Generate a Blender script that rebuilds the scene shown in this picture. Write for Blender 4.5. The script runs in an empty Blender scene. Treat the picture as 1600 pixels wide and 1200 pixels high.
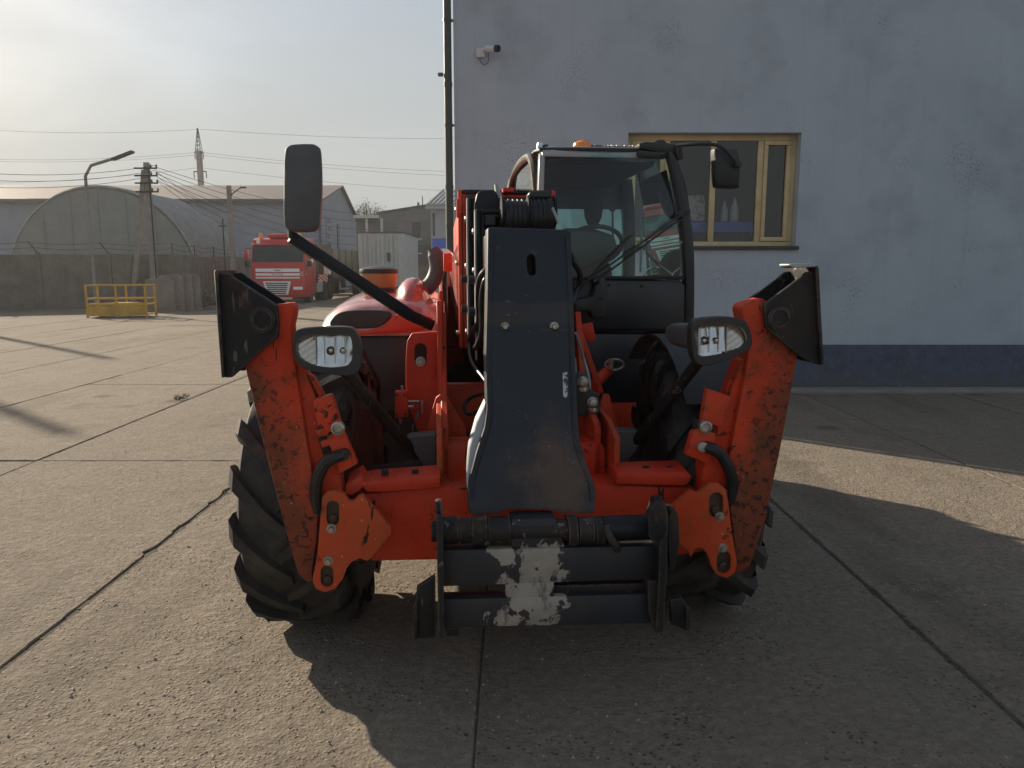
import bpy, bmesh, math, random
from mathutils import Vector, Matrix, noise
R = math.radians
scene = bpy.context.scene
col = scene.collection
random.seed(7)

# ------------------------------------------------------------------ camera
FPX, CAMH = 1180.0, 1.65
PITCH = math.atan(180 / FPX)
cd = bpy.data.cameras.new('camera'); cam = bpy.data.objects.new('camera', cd); col.objects.link(cam)
cd.sensor_width = 36; cd.lens = 36 * FPX / 1600; cd.clip_start = .05; cd.clip_end = 2000
cam.location = (0, 0, CAMH); cam.rotation_euler = (R(90) - PITCH, 0, 0)
scene.camera = cam

# ------------------------------------------------------------------ light
SUN_AZ = (-.752, .659)            # towards the sun, on the ground plane
SUN_EL = R(21.5)
w = bpy.data.worlds.new('World'); scene.world = w; w.use_nodes = True
nt = w.node_tree; nt.nodes.clear()
wo = nt.nodes.new('ShaderNodeOutputWorld'); bg = nt.nodes.new('ShaderNodeBackground')
sky = nt.nodes.new('ShaderNodeTexSky'); sky.sky_type = 'NISHITA'; sky.sun_disc = False
sky.sun_elevation = SUN_EL; sky.sun_rotation = math.atan2(SUN_AZ[0], SUN_AZ[1])
sky.air_density = 1.0; sky.dust_density = 1.1; sky.ozone_density = 1.0; sky.altitude = 100
tcw = nt.nodes.new('ShaderNodeTexCoord'); mpw = nt.nodes.new('ShaderNodeMapping'); mpw.inputs['Scale'].default_value = (1, 1, 3.6)
nzw = nt.nodes.new('ShaderNodeTexNoise'); nzw.inputs['Scale'].default_value = 2.1; nzw.inputs['Detail'].default_value = 4; nzw.inputs['Roughness'].default_value = .5; nzw.inputs['Distortion'].default_value = .4
rpw = nt.nodes.new('ShaderNodeMapRange'); rpw.inputs['From Min'].default_value = .3; rpw.inputs['From Max'].default_value = .7
rpw.inputs['To Min'].default_value = .24; rpw.inputs['To Max'].default_value = .44     # optical depth of the thin cloud
def wm(op, a, b=None):
    m = nt.nodes.new('ShaderNodeMath'); m.operation = op
    for i, q in enumerate((a, b)):
        if q is None: continue
        if isinstance(q, (int, float)): m.inputs[i].default_value = q
        else: nt.links.new(q, m.inputs[i])
    return m.outputs[0]
mxw = nt.nodes.new('ShaderNodeMix'); mxw.data_type = 'RGBA'          # thin high cloud and haze over the clear sky, thicker towards the horizon
mxw.inputs[7].default_value = (3.5, 3.62, 3.58, 1)
sepw = nt.nodes.new('ShaderNodeSeparateXYZ'); nt.links.new(tcw.outputs['Generated'], sepw.inputs[0])
nt.links.new(tcw.outputs['Generated'], mpw.inputs[0]); nt.links.new(mpw.outputs[0], nzw.inputs['Vector']); nt.links.new(nzw.outputs[0], rpw.inputs[0])
tau = wm('DIVIDE', rpw.outputs[0], wm('MAXIMUM', sepw.outputs[2], .06))
nt.links.new(wm('SUBTRACT', 1.0, wm('POWER', 2.718, wm('MULTIPLY', tau, -1.0))), mxw.inputs[0])
nt.links.new(sky.outputs[0], mxw.inputs[6])
nt.links.new(mxw.outputs[2], bg.inputs[0]); nt.links.new(bg.outputs[0], wo.inputs[0])
bg.inputs[1].default_value = .08
sl = bpy.data.lights.new('sun', 'SUN'); sun = bpy.data.objects.new('sun', sl); col.objects.link(sun)
sl.energy = 5.0; sl.angle = R(.6); sl.color = (1, .86, .68)
sdir = Vector((-SUN_AZ[0] * math.cos(SUN_EL), -SUN_AZ[1] * math.cos(SUN_EL), -math.sin(SUN_EL)))
sun.rotation_euler = sdir.to_track_quat('-Z', 'Y').to_euler(); sun.location = (-20, 20, 20)
scene.view_settings.view_transform = 'Standard'; scene.view_settings.look = 'None'
scene.view_settings.exposure = 0.76; scene.view_settings.gamma = 1
scene.view_settings.use_curve_mapping = False
scene.cycles.max_bounces = 6; scene.cycles.diffuse_bounces = 3; scene.cycles.glossy_bounces = 3; scene.cycles.transparent_max_bounces = 10

# ------------------------------------------------------------------ measuring helpers (a surveyed sight line meets a real plane)
CP, SP = math.cos(PITCH), math.sin(PITCH)
def ray(px, py):
    x = (px - 800) / FPX; v = (py - 600) / FPX
    return Vector((x, CP - v * SP, -SP - v * CP))
CAM = Vector((0, 0, CAMH))
def W(px, py, Y):
    d = ray(px, py); return CAM + d * (Y / d.y)
MO = Vector((0, 3.6, 0)); MYAW = R(5.4)
MAX_, MAY = Vector((math.cos(MYAW), math.sin(MYAW), 0)), Vector((-math.sin(MYAW), math.cos(MYAW), 0))
def mp(px, py, yl):                # machine-local point on the machine's own plane y = yl
    d = ray(px, py); t = (yl - (CAM - MO).dot(MAY)) / d.dot(MAY)
    p = CAM + d * t - MO
    return Vector((p.dot(MAX_), p.dot(MAY), p.z))

# ------------------------------------------------------------------ mesh helpers
class MB:
    def __init__(s): s.v = []; s.f = []
    def add(s, vs, fs):
        o = len(s.v); s.v += [Vector(v) for v in vs]; s.f += [tuple(i + o for i in f) for f in fs]; return s
    def box(s, x0, x1, y0, y1, z0, z1, m=None):
        vs = [Vector((x, y, z)) for z in (z0, z1) for y in (y0, y1) for x in (x0, x1)]
        if m: vs = [m @ v for v in vs]
        return s.add(vs, [(0, 2, 3, 1), (4, 5, 7, 6), (0, 1, 5, 4), (2, 6, 7, 3), (0, 4, 6, 2), (1, 3, 7, 5)])
    def prism(s, pts, ext):
        n = len(pts); e = Vector(ext); pts = [Vector(p) for p in pts]
        return s.add(pts + [p + e for p in pts], [tuple(range(n)), tuple(range(2 * n - 1, n - 1, -1))] + [(i, i + n, (i + 1) % n + n, (i + 1) % n) for i in range(n)])
    def hexa(s, a, b):               # two quads of four corners each
        return s.add(list(a) + list(b), [(3, 2, 1, 0), (4, 5, 6, 7)] + [(i, (i + 1) % 4, (i + 1) % 4 + 4, i + 4) for i in range(4)])
    def tube(s, path, r, n=10, cap=True):
        path = [Vector(p) for p in path]; rs = r if isinstance(r, (list, tuple)) else [r] * len(path)
        o = len(s.v); prev = None
        for i, p in enumerate(path):
            t = (path[min(i + 1, len(path) - 1)] - path[max(i - 1, 0)]).normalized()
            if prev is None: u = t.orthogonal().normalized()
            else: u = (prev - t * prev.dot(t)); u = u.normalized() if u.length > 1e-6 else t.orthogonal().normalized()
            prev = u; q = t.cross(u)
            for k in range(n):
                a = 2 * math.pi * k / n; s.v.append(p + (u * math.cos(a) + q * math.sin(a)) * rs[i])
        for i in range(len(path) - 1):
            for k in range(n): s.f.append((o + i * n + k, o + i * n + (k + 1) % n, o + (i + 1) * n + (k + 1) % n, o + (i + 1) * n + k))
        if cap:
            s.f.append(tuple(o + k for k in range(n - 1, -1, -1))); s.f.append(tuple(o + (len(path) - 1) * n + k for k in range(n)))
        return s
    def lathe(s, prof, n=32, origin=(0, 0, 0), axis='z'):      # prof: (radius, height)
        o = len(s.v); c = Vector(origin)
        for r, h in prof:
            for k in range(n):
                a = 2 * math.pi * k / n; p, q = r * math.cos(a), r * math.sin(a)
                s.v.append(c + (Vector((p, q, h)) if axis == 'z' else Vector((h, p, q)) if axis == 'x' else Vector((q, h, p))))
        for i in range(len(prof) - 1):
            for k in range(n): s.f.append((o + i * n + k, o + i * n + (k + 1) % n, o + (i + 1) * n + (k + 1) % n, o + (i + 1) * n + k))
        if prof[0][0] > 1e-5: s.f.append(tuple(o + k for k in range(n - 1, -1, -1)))
        if prof[-1][0] > 1e-5: s.f.append(tuple(o + (len(prof) - 1) * n + k for k in range(n)))
        return s
    def loft(s, rings, cap=True, closed=True):
        o = len(s.v); n = len(rings[0])
        for r in rings: s.v += [Vector(p) for p in r]
        for i in range(len(rings) - 1):
            for k in range(n if closed else n - 1):
                s.f.append((o + i * n + k, o + i * n + (k + 1) % n, o + (i + 1) * n + (k + 1) % n, o + (i + 1) * n + k))
        if cap and closed:
            s.f.append(tuple(o + k for k in range(n - 1, -1, -1))); s.f.append(tuple(o + (len(rings) - 1) * n + k for k in range(n)))
        return s
    def mesh(s, name, bevel=0, seg=1, angle=35, merge=1e-5):
        bm = bmesh.new(); vs = [bm.verts.new(v) for v in s.v]
        for f in s.f:
            try: bm.faces.new([vs[i] for i in f])
            except ValueError: pass
        bmesh.ops.remove_doubles(bm, verts=bm.verts, dist=merge)
        bmesh.ops.recalc_face_normals(bm, faces=bm.faces)
        if bevel:
            es = [e for e in bm.edges if len(e.link_faces) == 2 and e.calc_face_angle(0) > R(28)]
            if es: bmesh.ops.bevel(bm, geom=es, offset=bevel, offset_type='OFFSET', segments=seg, profile=.5, affect='EDGES', clamp_overlap=True)
        me = bpy.data.meshes.new(name); bm.to_mesh(me); bm.free()
        me.polygons.foreach_set('use_smooth', [True] * len(me.polygons)); me.set_sharp_from_angle(angle=R(angle))
        return me
    def build(s, name, mat, parent=None, bevel=0, seg=1, angle=35):
        me = s.mesh(name, bevel, seg, angle); me.materials.append(mat)
        o = bpy.data.objects.new(name, me); col.objects.link(o); o.parent = parent
        return o
def tag(o, label=None, cat=None, group=None, kind=None):
    if label: o['label'] = label
    if cat: o['category'] = cat
    if group: o['group'] = group
    if kind: o['kind'] = kind
    return o
def empty(name, loc=(0, 0, 0), rz=0, label=None, cat=None, group=None):
    o = bpy.data.objects.new(name, None); col.objects.link(o); o.location = loc; o.rotation_euler.z = rz
    o.empty_display_size = .1
    return tag(o, label, cat, group)
def copy_tree(o, parent=None):
    c = o.copy(); col.objects.link(c); c.parent = parent
    for ch in [x for x in bpy.data.objects if x.parent == o]: copy_tree(ch, c)
    return c
def cut(o, mb):                    # a real hole
    me = mb.mesh('cutter'); c = bpy.data.objects.new('cutter', me); col.objects.link(c)
    c.parent = o.parent
    bpy.context.view_layer.update()
    m = o.modifiers.new('b', 'BOOLEAN'); m.operation = 'DIFFERENCE'; m.object = c; m.solver = 'EXACT'
    dg = bpy.context.evaluated_depsgraph_get(); dg.update()
    nm = bpy.data.meshes.new_from_object(o.evaluated_get(dg)); o.modifiers.clear()
    nm.name = o.data.name; o.data = nm
    nm.polygons.foreach_set('use_smooth', [True] * len(nm.polygons)); nm.set_sharp_from_angle(angle=R(35))
    bpy.data.objects.remove(c)
def rot(axis, deg, at=(0, 0, 0)):
    return Matrix.Translation(Vector(at)) @ Matrix.Rotation(R(deg), 4, axis)
def smooth_path(pts, k=6):         # Catmull-Rom
    pts = [Vector(p) for p in pts]; out = []
    for i in range(len(pts) - 1):
        a, b, c, d = pts[max(i - 1, 0)], pts[i], pts[i + 1], pts[min(i + 2, len(pts) - 1)]
        for j in range(k):
            t = j / k; out.append(.5 * ((2 * b) + (c - a) * t + (2 * a - 5 * b + 4 * c - d) * t * t + (3 * b - a - 3 * c + d) * t ** 3))
    return out + [pts[-1]]
def rounded(pts, k=4):             # closed smooth outline
    pts = [Vector(p) for p in pts]; n = len(pts); out = []
    for i in range(n):
        a, b, c, d = pts[i - 1], pts[i], pts[(i + 1) % n], pts[(i + 2) % n]
        for j in range(k):
            t = j / k; out.append(.5 * ((2 * b) + (c - a) * t + (2 * a - 5 * b + 4 * c - d) * t * t + (3 * b - a - 3 * c + d) * t ** 3))
    return out

# ------------------------------------------------------------------ materials
class NT:
    def __init__(s, name):
        s.m = bpy.data.materials.new(name); s.m.use_nodes = True; s.t = s.m.node_tree; s.t.nodes.clear()
        s.out = s.n('ShaderNodeOutputMaterial'); s.tc = s.n('ShaderNodeTexCoord')
    def n(s, t, **k):
        x = s.t.nodes.new(t)
        for a, b in k.items(): setattr(x, a, b)
        return x
    def l(s, a, b): s.t.links.new(a, b)
    def noise(s, scale, detail=4, rough=.55, vec=None, dist=0, stretch=None, off=None):
        x = s.n('ShaderNodeTexNoise'); x.inputs['Scale'].default_value = scale; x.inputs['Detail'].default_value = detail
        x.inputs['Roughness'].default_value = rough; x.inputs['Distortion'].default_value = dist
        v = vec or s.tc.outputs['Object']
        if stretch or off:
            mm = s.n('ShaderNodeMapping'); s.l(v, mm.inputs[0]); v = mm.outputs[0]
            if stretch: mm.inputs['Scale'].default_value = stretch
            if off: mm.inputs['Location'].default_value = off
        s.l(v, x.inputs['Vector']); return x.outputs[0]
    def vor(s, scale, feat='F1', stretch=None, rnd=1):
        x = s.n('ShaderNodeTexVoronoi', feature=feat); x.inputs['Scale'].default_value = scale; x.inputs['Randomness'].default_value = rnd
        v = s.tc.outputs['Object']
        if stretch: mm = s.n('ShaderNodeMapping'); s.l(v, mm.inputs[0]); mm.inputs['Scale'].default_value = stretch; v = mm.outputs[0]
        s.l(v, x.inputs['Vector']); return x
    def rng(s, x, a, b, c=0, d=1):
        m = s.n('ShaderNodeMapRange'); s.l(x, m.inputs[0])
        for i, q in zip((1, 2, 3, 4), (a, b, c, d)): m.inputs[i].default_value = q
        return m.outputs[0]
    def math(s, op, a, b=None):
        m = s.n('ShaderNodeMath', operation=op)
        for i, q in enumerate((a, b)):
            if q is None: continue
            if isinstance(q, (int, float)): m.inputs[i].default_value = q
            else: s.l(q, m.inputs[i])
        return m.outputs[0]
    def mix(s, f, a, b, mode='MIX'):
        m = s.n('ShaderNodeMix', data_type='RGBA', blend_type=mode)
        for i, q in ((0, f), (6, a), (7, b)):
            if isinstance(q, (int, float)): m.inputs[i].default_value = q
            elif isinstance(q, tuple): m.inputs[i].default_value = (*q, 1)
            else: s.l(q, m.inputs[i])
        return m.outputs[2]
    def bump(s, h, st=.3, dist=.01, prev=None):
        b = s.n('ShaderNodeBump'); b.inputs['Strength'].default_value = st; b.inputs['Distance'].default_value = dist
        s.l(h, b.inputs['Height'])
        if prev: s.l(prev, b.inputs['Normal'])
        return b.outputs[0]
    def pbsdf(s, base, rough=.5, metal=0, bump=None, coat=0, spec=None):
        p = s.n('ShaderNodeBsdfPrincipled')
        for k, q in (('Base Color', base), ('Roughness', rough), ('Metallic', metal)):
            if isinstance(q, tuple): p.inputs[k].default_value = (*q, 1)
            elif isinstance(q, (int, float)): p.inputs[k].default_value = q
            else: s.l(q, p.inputs[k])
        if bump: s.l(bump, p.inputs['Normal'])
        if coat: p.inputs['Coat Weight'].default_value = coat; p.inputs['Coat Roughness'].default_value = .12
        if spec is not None: p.inputs['Specular IOR Level'].default_value = spec
        s.l(p.outputs[0], s.out.inputs[0]); return s.m
def simple(name, c, rough=.6, metal=0, var=.25, scale=6, dirt=None, dirtamt=.3, bst=.08, coat=0, spec=None):
    t = NT(name); a = t.noise(scale, 5, .62)
    k = tuple(x * (1 - var) for x in c); h = tuple(min(1, x * (1 + var)) for x in c)
    b = t.mix(t.rng(a, .3, .7), k, h)
    if dirt: b = t.mix(t.rng(t.noise(scale * .6, 5, .65, off=(3, 5, 1)), .42, .72, 0, dirtamt), b, dirt)
    return t.pbsdf(b, t.rng(a, .3, .7, max(0, rough - .1), min(1, rough + .12)), metal, t.bump(t.noise(scale * 12, 3, .6), bst, .004) if bst > .05 else None, coat, spec)
def worn(name, base, chip, rust, dust, wear=.5, rustamt=.35, dustamt=.35, rough=.45, chipscale=26, edge=None, spec=.3, coat=0, rub=None):
    t = NT(name)
    n1, n2 = t.noise(2.1, 5, .62), t.noise(5.5, 6, .7, off=(1, 9, 3))
    b = t.mix(t.rng(n1, .3, .7), tuple(x * .82 for x in base), tuple(min(1, x * 1.12) for x in base))
    b = t.mix(t.rng(n1, .47, .72, 0, dustamt), b, dust)
    b = t.mix(t.rng(n2, .56, .66, 0, rustamt), b, rust)
    n3 = t.noise(chipscale, 6, .68, dist=.6); n4 = t.noise(4.0, 2, .5, off=(2, 2, 8))
    cl = t.math('MULTIPLY', t.rng(n3, .58, .615), t.rng(n4, .60 - .08 * wear, .67 - .06 * wear))
    sc = t.math('MULTIPLY', t.rng(t.noise(30, 2, .5, stretch=(1, 1, .16), dist=1.4), .64, .67), t.rng(n4, .40, .46, wear, 0))
    cl = t.math('MAXIMUM', cl, sc)
    if edge:                         # scuffed, muddy band along the outer edge of the leg
        sep = t.n('ShaderNodeSeparateXYZ'); t.l(t.tc.outputs['Object'], sep.inputs[0])
        e = t.math('SUBTRACT', t.math('ABSOLUTE', sep.outputs[0]), t.math('ADD', edge[0], t.math('MULTIPLY', sep.outputs[2], edge[1])))
        e = t.math('ADD', e, t.rng(n2, .3, .7, -.09, .09)); gm = t.rng(e, -.15, .02)
        b = t.mix(t.math('MULTIPLY', gm, .8), b, (.105, .045, .02)); cl = t.math('MAXIMUM', cl, t.math('MULTIPLY', t.rng(n3, .54, .58), t.rng(e, -.15, -.02, 0, .85)))
    if rub:                          # paint rubbed through along the arrises
        bv = t.n('ShaderNodeBevel', samples=4); bv.inputs['Radius'].default_value = .010; ge = t.n('ShaderNodeNewGeometry'); vd = t.n('ShaderNodeVectorMath', operation='DOT_PRODUCT')
        t.l(bv.outputs[0], vd.inputs[0]); t.l(ge.outputs['Normal'], vd.inputs[1])
        ed = t.math('MULTIPLY', t.rng(vd.outputs['Value'], .86, .985, 1, 0), t.rng(n3, .40, .56)); b = t.mix(t.math('MULTIPLY', ed, .85), b, rub)
    b = t.mix(cl, b, chip)
    sp = t.math('MULTIPLY', t.rng(t.vor(29).outputs['Distance'], .07, .13, 1, 0), t.rng(n2, .55, .6, .8, 0))
    sp = t.math('MULTIPLY', sp, t.rng(n1, .56, .60)); b = t.mix(sp, b, tuple(min(1, x * 2 + .15) for x in dust))
    h = t.math('SUBTRACT', t.math('MULTIPLY', n3, .4), cl)
    return t.pbsdf(b, t.rng(n2, .3, .7, rough - .1, rough + .2), 0, t.bump(h, .35, .0025) if not coat else None, coat, spec)
M = {}
M['red'] = worn('red_worn_paint', (.66, .044, .009), (.040, .016, .009), (.24, .055, .018), (.27, .085, .04), 1.7, .85, .65, .52, 26, None, .3, 0, (.10, .055, .032))
M['red_leg'] = worn('red_leg_paint', (.66, .044, .009), (.035, .015, .009), (.20, .055, .020), (.24, .085, .04), 1.3, .85, .75, .55, 34, (.625, .35), .3, 0, (.12, .065, .038))
M['red_clean'] = worn('red_paint', (.62, .042, .012), (.22, .035, .015), (.42, .06, .022), (.52, .14, .075), .35, .25, .5, .45)
M['hood'] = worn('hood_dust_and_painted_sheen', (.42, .05, .028), (.36, .12, .08), (.40, .12, .08), (.74, .54, .46), .05, .3, 1.3, .30, 26, None, .6, 1.0)  # hood dust, its colour lightened to carry sky reflection and sun sheen
M['red_rusty'] = worn('rusty_red_paint', (.55, .052, .010), (.035, .016, .010), (.30, .085, .02), (.34, .13, .05), 1.1, .9, .5, .6, 26, None, .3, 0, (.15, .09, .055))
M['grease'] = simple('brown_grease', (.045, .022, .012), .55, 0, .5, 14)
M['black'] = worn('black_worn_paint', (.0065, .0095, .0145), (.075, .065, .055), (.040, .022, .013), (.035, .027, .022), .15, .45, .35, .40)
M['black_rust'] = worn('black_rusted_steel', (.013, .013, .014), (.15, .125, .1), (.060, .030, .015), (.065, .044, .03), .7, .8, .5, .5, 26, None, .3, 0, (.15, .125, .10))
M['plastic'] = simple('black_plastic', (.018, .019, .021), .5, 0, .2, 8, (.09, .08, .07), .25)
M['greyplastic'] = simple('dark_grey_plastic', (.085, .086, .09), .55, 0, .2, 8, (.14, .12, .1), .35)
M['dark'] = simple('dark_bay', (.010, .010, .011), .75, 0, .4, 9, (.05, .035, .025), .4)
M['rubber'] = simple('tyre_rubber', (.014, .0135, .013), .75, 0, .3, 7, (.11, .088, .07), .6, .3)
M['hose'] = simple('hose_rubber', (.014, .014, .015), .42, 0, .2, 20)
M['steel'] = simple('bolt_steel', (.45, .42, .38), .42, .85, .3, 40, (.16, .10, .06), .5)
M['chrome'] = simple('bright_steel', (.7, .7, .7), .18, 1, .1, 20)
M['cabgrey'] = simple('cab_charcoal', (.011, .0125, .0155), .42, 0, .12, 5, (.04, .037, .034), .15, .03, .1)
M['cabwhite'] = simple('cab_light_grey', (.34, .34, .33), .3, 0, .06, 5, (.3, .27, .22), .2, .02, .2)
M['fabric'] = simple('seat_fabric', (.02, .022, .025), .9, 0, .3, 30)
M['amber'] = simple('amber_lens', (.85, .25, .015), .2, 0, .1, 5, None, 0, .02, .4)
M['bowl'] = simple('amber_bowl', (.36, .19, .08), .38, 0, .25, 5, (.3, .16, .07), .4, .02, .2)
M['paper'] = None
M['concrete'] = simple('pole_concrete', (.27, .25, .225), .9, 0, .2, 3, (.12, .1, .08), .4, .2)
M['wire'] = simple('dark_wire', (.03, .03, .032), .7, 0, .1, 2)
M['galv'] = simple('galvanised', (.40, .42, .43), .5, .3, .12, 4, (.2, .17, .13), .3)
def glass(name, tint, rough=.0, refl=.9):
    t = NT(name); tr = t.n('ShaderNodeBsdfTransparent'); tr.inputs[0].default_value = (*tint, 1)
    gl = t.n('ShaderNodeBsdfGlossy'); gl.inputs['Roughness'].default_value = rough; gl.inputs[0].default_value = (refl, refl, refl, 1)
    fr = t.n('ShaderNodeFresnel'); fr.inputs[0].default_value = 1.5
    mx = t.n('ShaderNodeMixShader'); t.l(fr.outputs[0], mx.inputs[0]); t.l(tr.outputs[0], mx.inputs[1]); t.l(gl.outputs[0], mx.inputs[2])
    t.l(mx.outputs[0], t.out.inputs[0]); return t.m
M['cabglass'] = glass('green_tinted_glass', (.76, .95, .92), .01)
M['clear'] = glass('clear_lens', (.93, .93, .92), .02)
M['winglass'] = glass('window_glass', (.86, .88, .89), .02)
def paint2(name, a, b, scale, lo, hi, rough=.6):
    t = NT(name); return t.pbsdf(t.mix(t.rng(t.noise(scale, 5, .65), lo, hi), a, b), rough)

# ================================================================== GROUND
def ground_mat():
    t = NT('earth_and_asphalt'); a = t.noise(.7, 8, .6)
    b = t.mix(t.rng(a, .3, .7), (.055, .046, .036), (.11, .092, .072))
    return t.pbsdf(b, .95, 0, t.bump(t.noise(30, 6), .5, .02))
def slab_mat():
    t = NT('yard_concrete')
    gen = t.n('ShaderNodeNewGeometry').outputs['Position']
    oi = t.n('ShaderNodeObjectInfo').outputs['Random']
    big = t.noise(.55, 5, .6, vec=gen); mid = t.noise(5, 5, .62, vec=gen); fine = t.noise(70, 5, .72, vec=gen)
    b = t.mix(t.rng(big, .32, .68), (.265, .22, .17), (.335, .285, .226))
    b = t.mix(t.rng(mid, .35, .7, 0, .5), b, (.13, .11, .085))
    b = t.mix(t.rng(fine, .35, .65, 0, .5), b, (.275, .235, .185))
    b = t.mix(t.rng(oi, 0, 1, 0, .55), b, (.21, .185, .155))
    st = t.rng(t.noise(1.3, 6, .7, vec=gen, off=(5, 3, 0)), .56, .70, 0, .55); b = t.mix(st, b, (.085, .07, .053))
    tm = t.math('MULTIPLY', t.rng(t.noise(1.5, 3, .5, vec=gen, stretch=(1, .12, 1), dist=.6, off=(8, 2, 0)), .58, .68, 0, .5), t.rng(fine, .3, .6)); b = t.mix(tm, b, (.055, .047, .038))
    ov = t.n('ShaderNodeTexVoronoi'); ov.inputs['Scale'].default_value = .8; t.l(gen, ov.inputs['Vector']); os_ = t.rng(t.math('ADD', ov.outputs['Distance'], t.math('MULTIPLY', mid, .14)), .13, .2, .6, 0); b = t.mix(os_, b, (.05, .042, .034))
    pv = t.n('ShaderNodeTexVoronoi'); pv.inputs['Scale'].default_value = 34; t.l(gen, pv.inputs['Vector'])
    worn_zone = t.rng(t.noise(2.2, 3, .6, vec=gen, off=(1, 7, 0)), .40, .56)
    pit = t.math('MULTIPLY', t.rng(pv.outputs['Distance'], .12, .27, 1, 0), t.math('GREATER_THAN', t.math('MULTIPLY', pv.outputs['Color'], worn_zone), .58))
    b = t.mix(t.math('MULTIPLY', pit, .75), b, (.07, .058, .043))
    ws = t.n('ShaderNodeTexWave', wave_type='BANDS', bands_direction='Y'); ws.inputs['Scale'].default_value = 15; ws.inputs['Distortion'].default_value = 2.5; ws.inputs['Detail'].default_value = 3
    t.l(gen, ws.inputs['Vector'])
    ag = t.n('ShaderNodeTexVoronoi'); ag.inputs['Scale'].default_value = 52; t.l(gen, ag.inputs['Vector']); sc = t.n('ShaderNodeSeparateColor'); t.l(ag.outputs['Color'], sc.inputs[0])
    lump = t.noise(24, 4, .65, vec=gen, off=(3, 3, 0))
    agm = t.math('MULTIPLY', t.rng(ag.outputs['Distance'], .2, .42, 1, 0), t.rng(worn_zone, 0, 1, .35, 1))
    b = t.mix(t.math('MULTIPLY', agm, t.rng(sc.outputs[0], .55, .75, 0, .8)), b, (.34, .295, .235))
    b = t.mix(t.math('MULTIPLY', agm, t.rng(sc.outputs[1], .70, .80, 0, .8)), b, (.085, .07, .052))
    b = t.mix(t.rng(lump, .38, .64, .5, 0), b, (.125, .103, .077))
    fine = t.math('ADD', t.math('ADD', fine, t.math('MULTIPLY', lump, 2.2)), t.math('MULTIPLY', agm, t.rng(sc.outputs[2], .3, 1, -.5, .9)))
    h = t.math('ADD', t.math('MULTIPLY', fine, .55), t.math('MULTIPLY', ws.outputs['Fac'], .02)); h = t.math('ADD', h, t.math('MULTIPLY', mid, 1.0)); h = t.math('SUBTRACT', h, t.math('MULTIPLY', pit, 1.0))
    return t.pbsdf(b, .95, 0, t.bump(h, 1.0, .009), 0, .12)
M['slab'] = slab_mat(); M['earth'] = ground_mat()
g = MB().add([(-400, -60, -.13), (400, -60, -.13), (400, 700, -.13), (-400, 700, -.13)], [(0, 1, 2, 3)]).build('ground', M['earth'])
tag(g, 'dark earth under the concrete yard', 'ground', kind='structure')
def slab(x0, x1, y0, y1, near):
    gL, gR = [(.003 if abs(q + .13) < .01 else .010 if abs(q + 2.13) < .01 else .009) for q in (x0, x1)]; thin = abs(x0 + .13) < .01, abs(x1 + .13) < .01; gap = random.uniform(.006, .012); x0 += gL; x1 -= gR; y0 += gap; y1 -= gap
    st = .045 if near else .6
    pts = []
    def edge(a, b):
        n = max(2, int((Vector(b) - Vector(a)).length / st)); return [Vector(a).lerp(Vector(b), i / n) for i in range(n)]
    loop = edge((x0, y0, 0), (x1, y0, 0)) + edge((x1, y0, 0), (x1, y1, 0)) + edge((x1, y1, 0), (x0, y1, 0)) + edge((x0, y1, 0), (x0, y0, 0))
    c = Vector(((x0 + x1) / 2, (y0 + y1) / 2, 0)); ring = []
    for p in loop:
        q = noise.noise(Vector((p.x * 5.3, p.y * 5.3, 3))) + .5 * noise.noise(Vector((p.x * 17, p.y * 17, 5))); k = abs(noise.noise(Vector((p.x * 7, p.y * 7, 9)))) * (.010 if abs(p.x + 2.13) < .05 else .007)
        if q > .18: k += (q - .18) * (.08 if abs(p.x + 2.13) < .05 else .03)
        if (thin[0] and abs(p.x - x0) < 1e-4) or (thin[1] and abs(p.x - x1) < 1e-4): k *= .12
        d = Vector((1 if p.x < c.x else -1, 0, 0)) if min(abs(p.x - x0), abs(p.x - x1)) < 1e-4 else Vector((0, 1 if p.y < c.y else -1, 0))
        ring.append(p + d * k if near else p)
    dz = random.uniform(-.004, .003)
    def ins(r, k): return [Vector((p.x + (k if p.x < c.x else -k) * (abs(p.x - c.x) > (x1 - x0) / 2 - .12), p.y + (k if p.y < c.y else -k) * (abs(p.y - c.y) > (y1 - y0) / 2 - .12), 0)) for p in r]
    top = [p + Vector((0, 0, dz)) for p in ins(ring, .006)]
    mid = [p + Vector((0, 0, dz - .006)) for p in ring]; bot = [p + Vector((0, 0, -.11)) for p in ring]
    mb = MB(); n = len(ring); mb.add(top + mid + bot, [tuple(range(n))] + [(i, (i + 1) % n, n + (i + 1) % n, n + i) for i in range(n)] + [(n + i, n + (i + 1) % n, 2 * n + (i + 1) % n, 2 * n + i) for i in range(n)])
    return mb.build('concrete_slab', M['slab'], g, angle=12)
ROWS = {-2: [-3.6, .39, 6.39, 10.76, 16.7], -3: [-3.2, 2.8, 6.39, 10.76, 16.7], -1: [-5, 1.0, 7.0, 13.0], 0: [-3.8, 2.2, 8.3], 1: [-3.9, 2.05, 8.23], 2: [-3.5, 2.5, 8.3]}
for k in range(-13, 4):
    xa, xb = -.13 + 2.0 * k, -.13 + 2.0 * (k + 1)
    rows = list(ROWS.get(k, [-3.6 + (k % 3) * 1.7]))
    lim = 10.0 if k >= 0 else 46
    while rows[-1] < lim: rows.append(min(rows[-1] + 6, lim) if k >= 0 else rows[-1] + 6)
    for a, b in zip(rows, rows[1:]):
        if b - a > .4 and not (b < 1 and abs(k) > 4): slab(xa, xb, a, b, b < 19 and k > -7)
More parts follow.
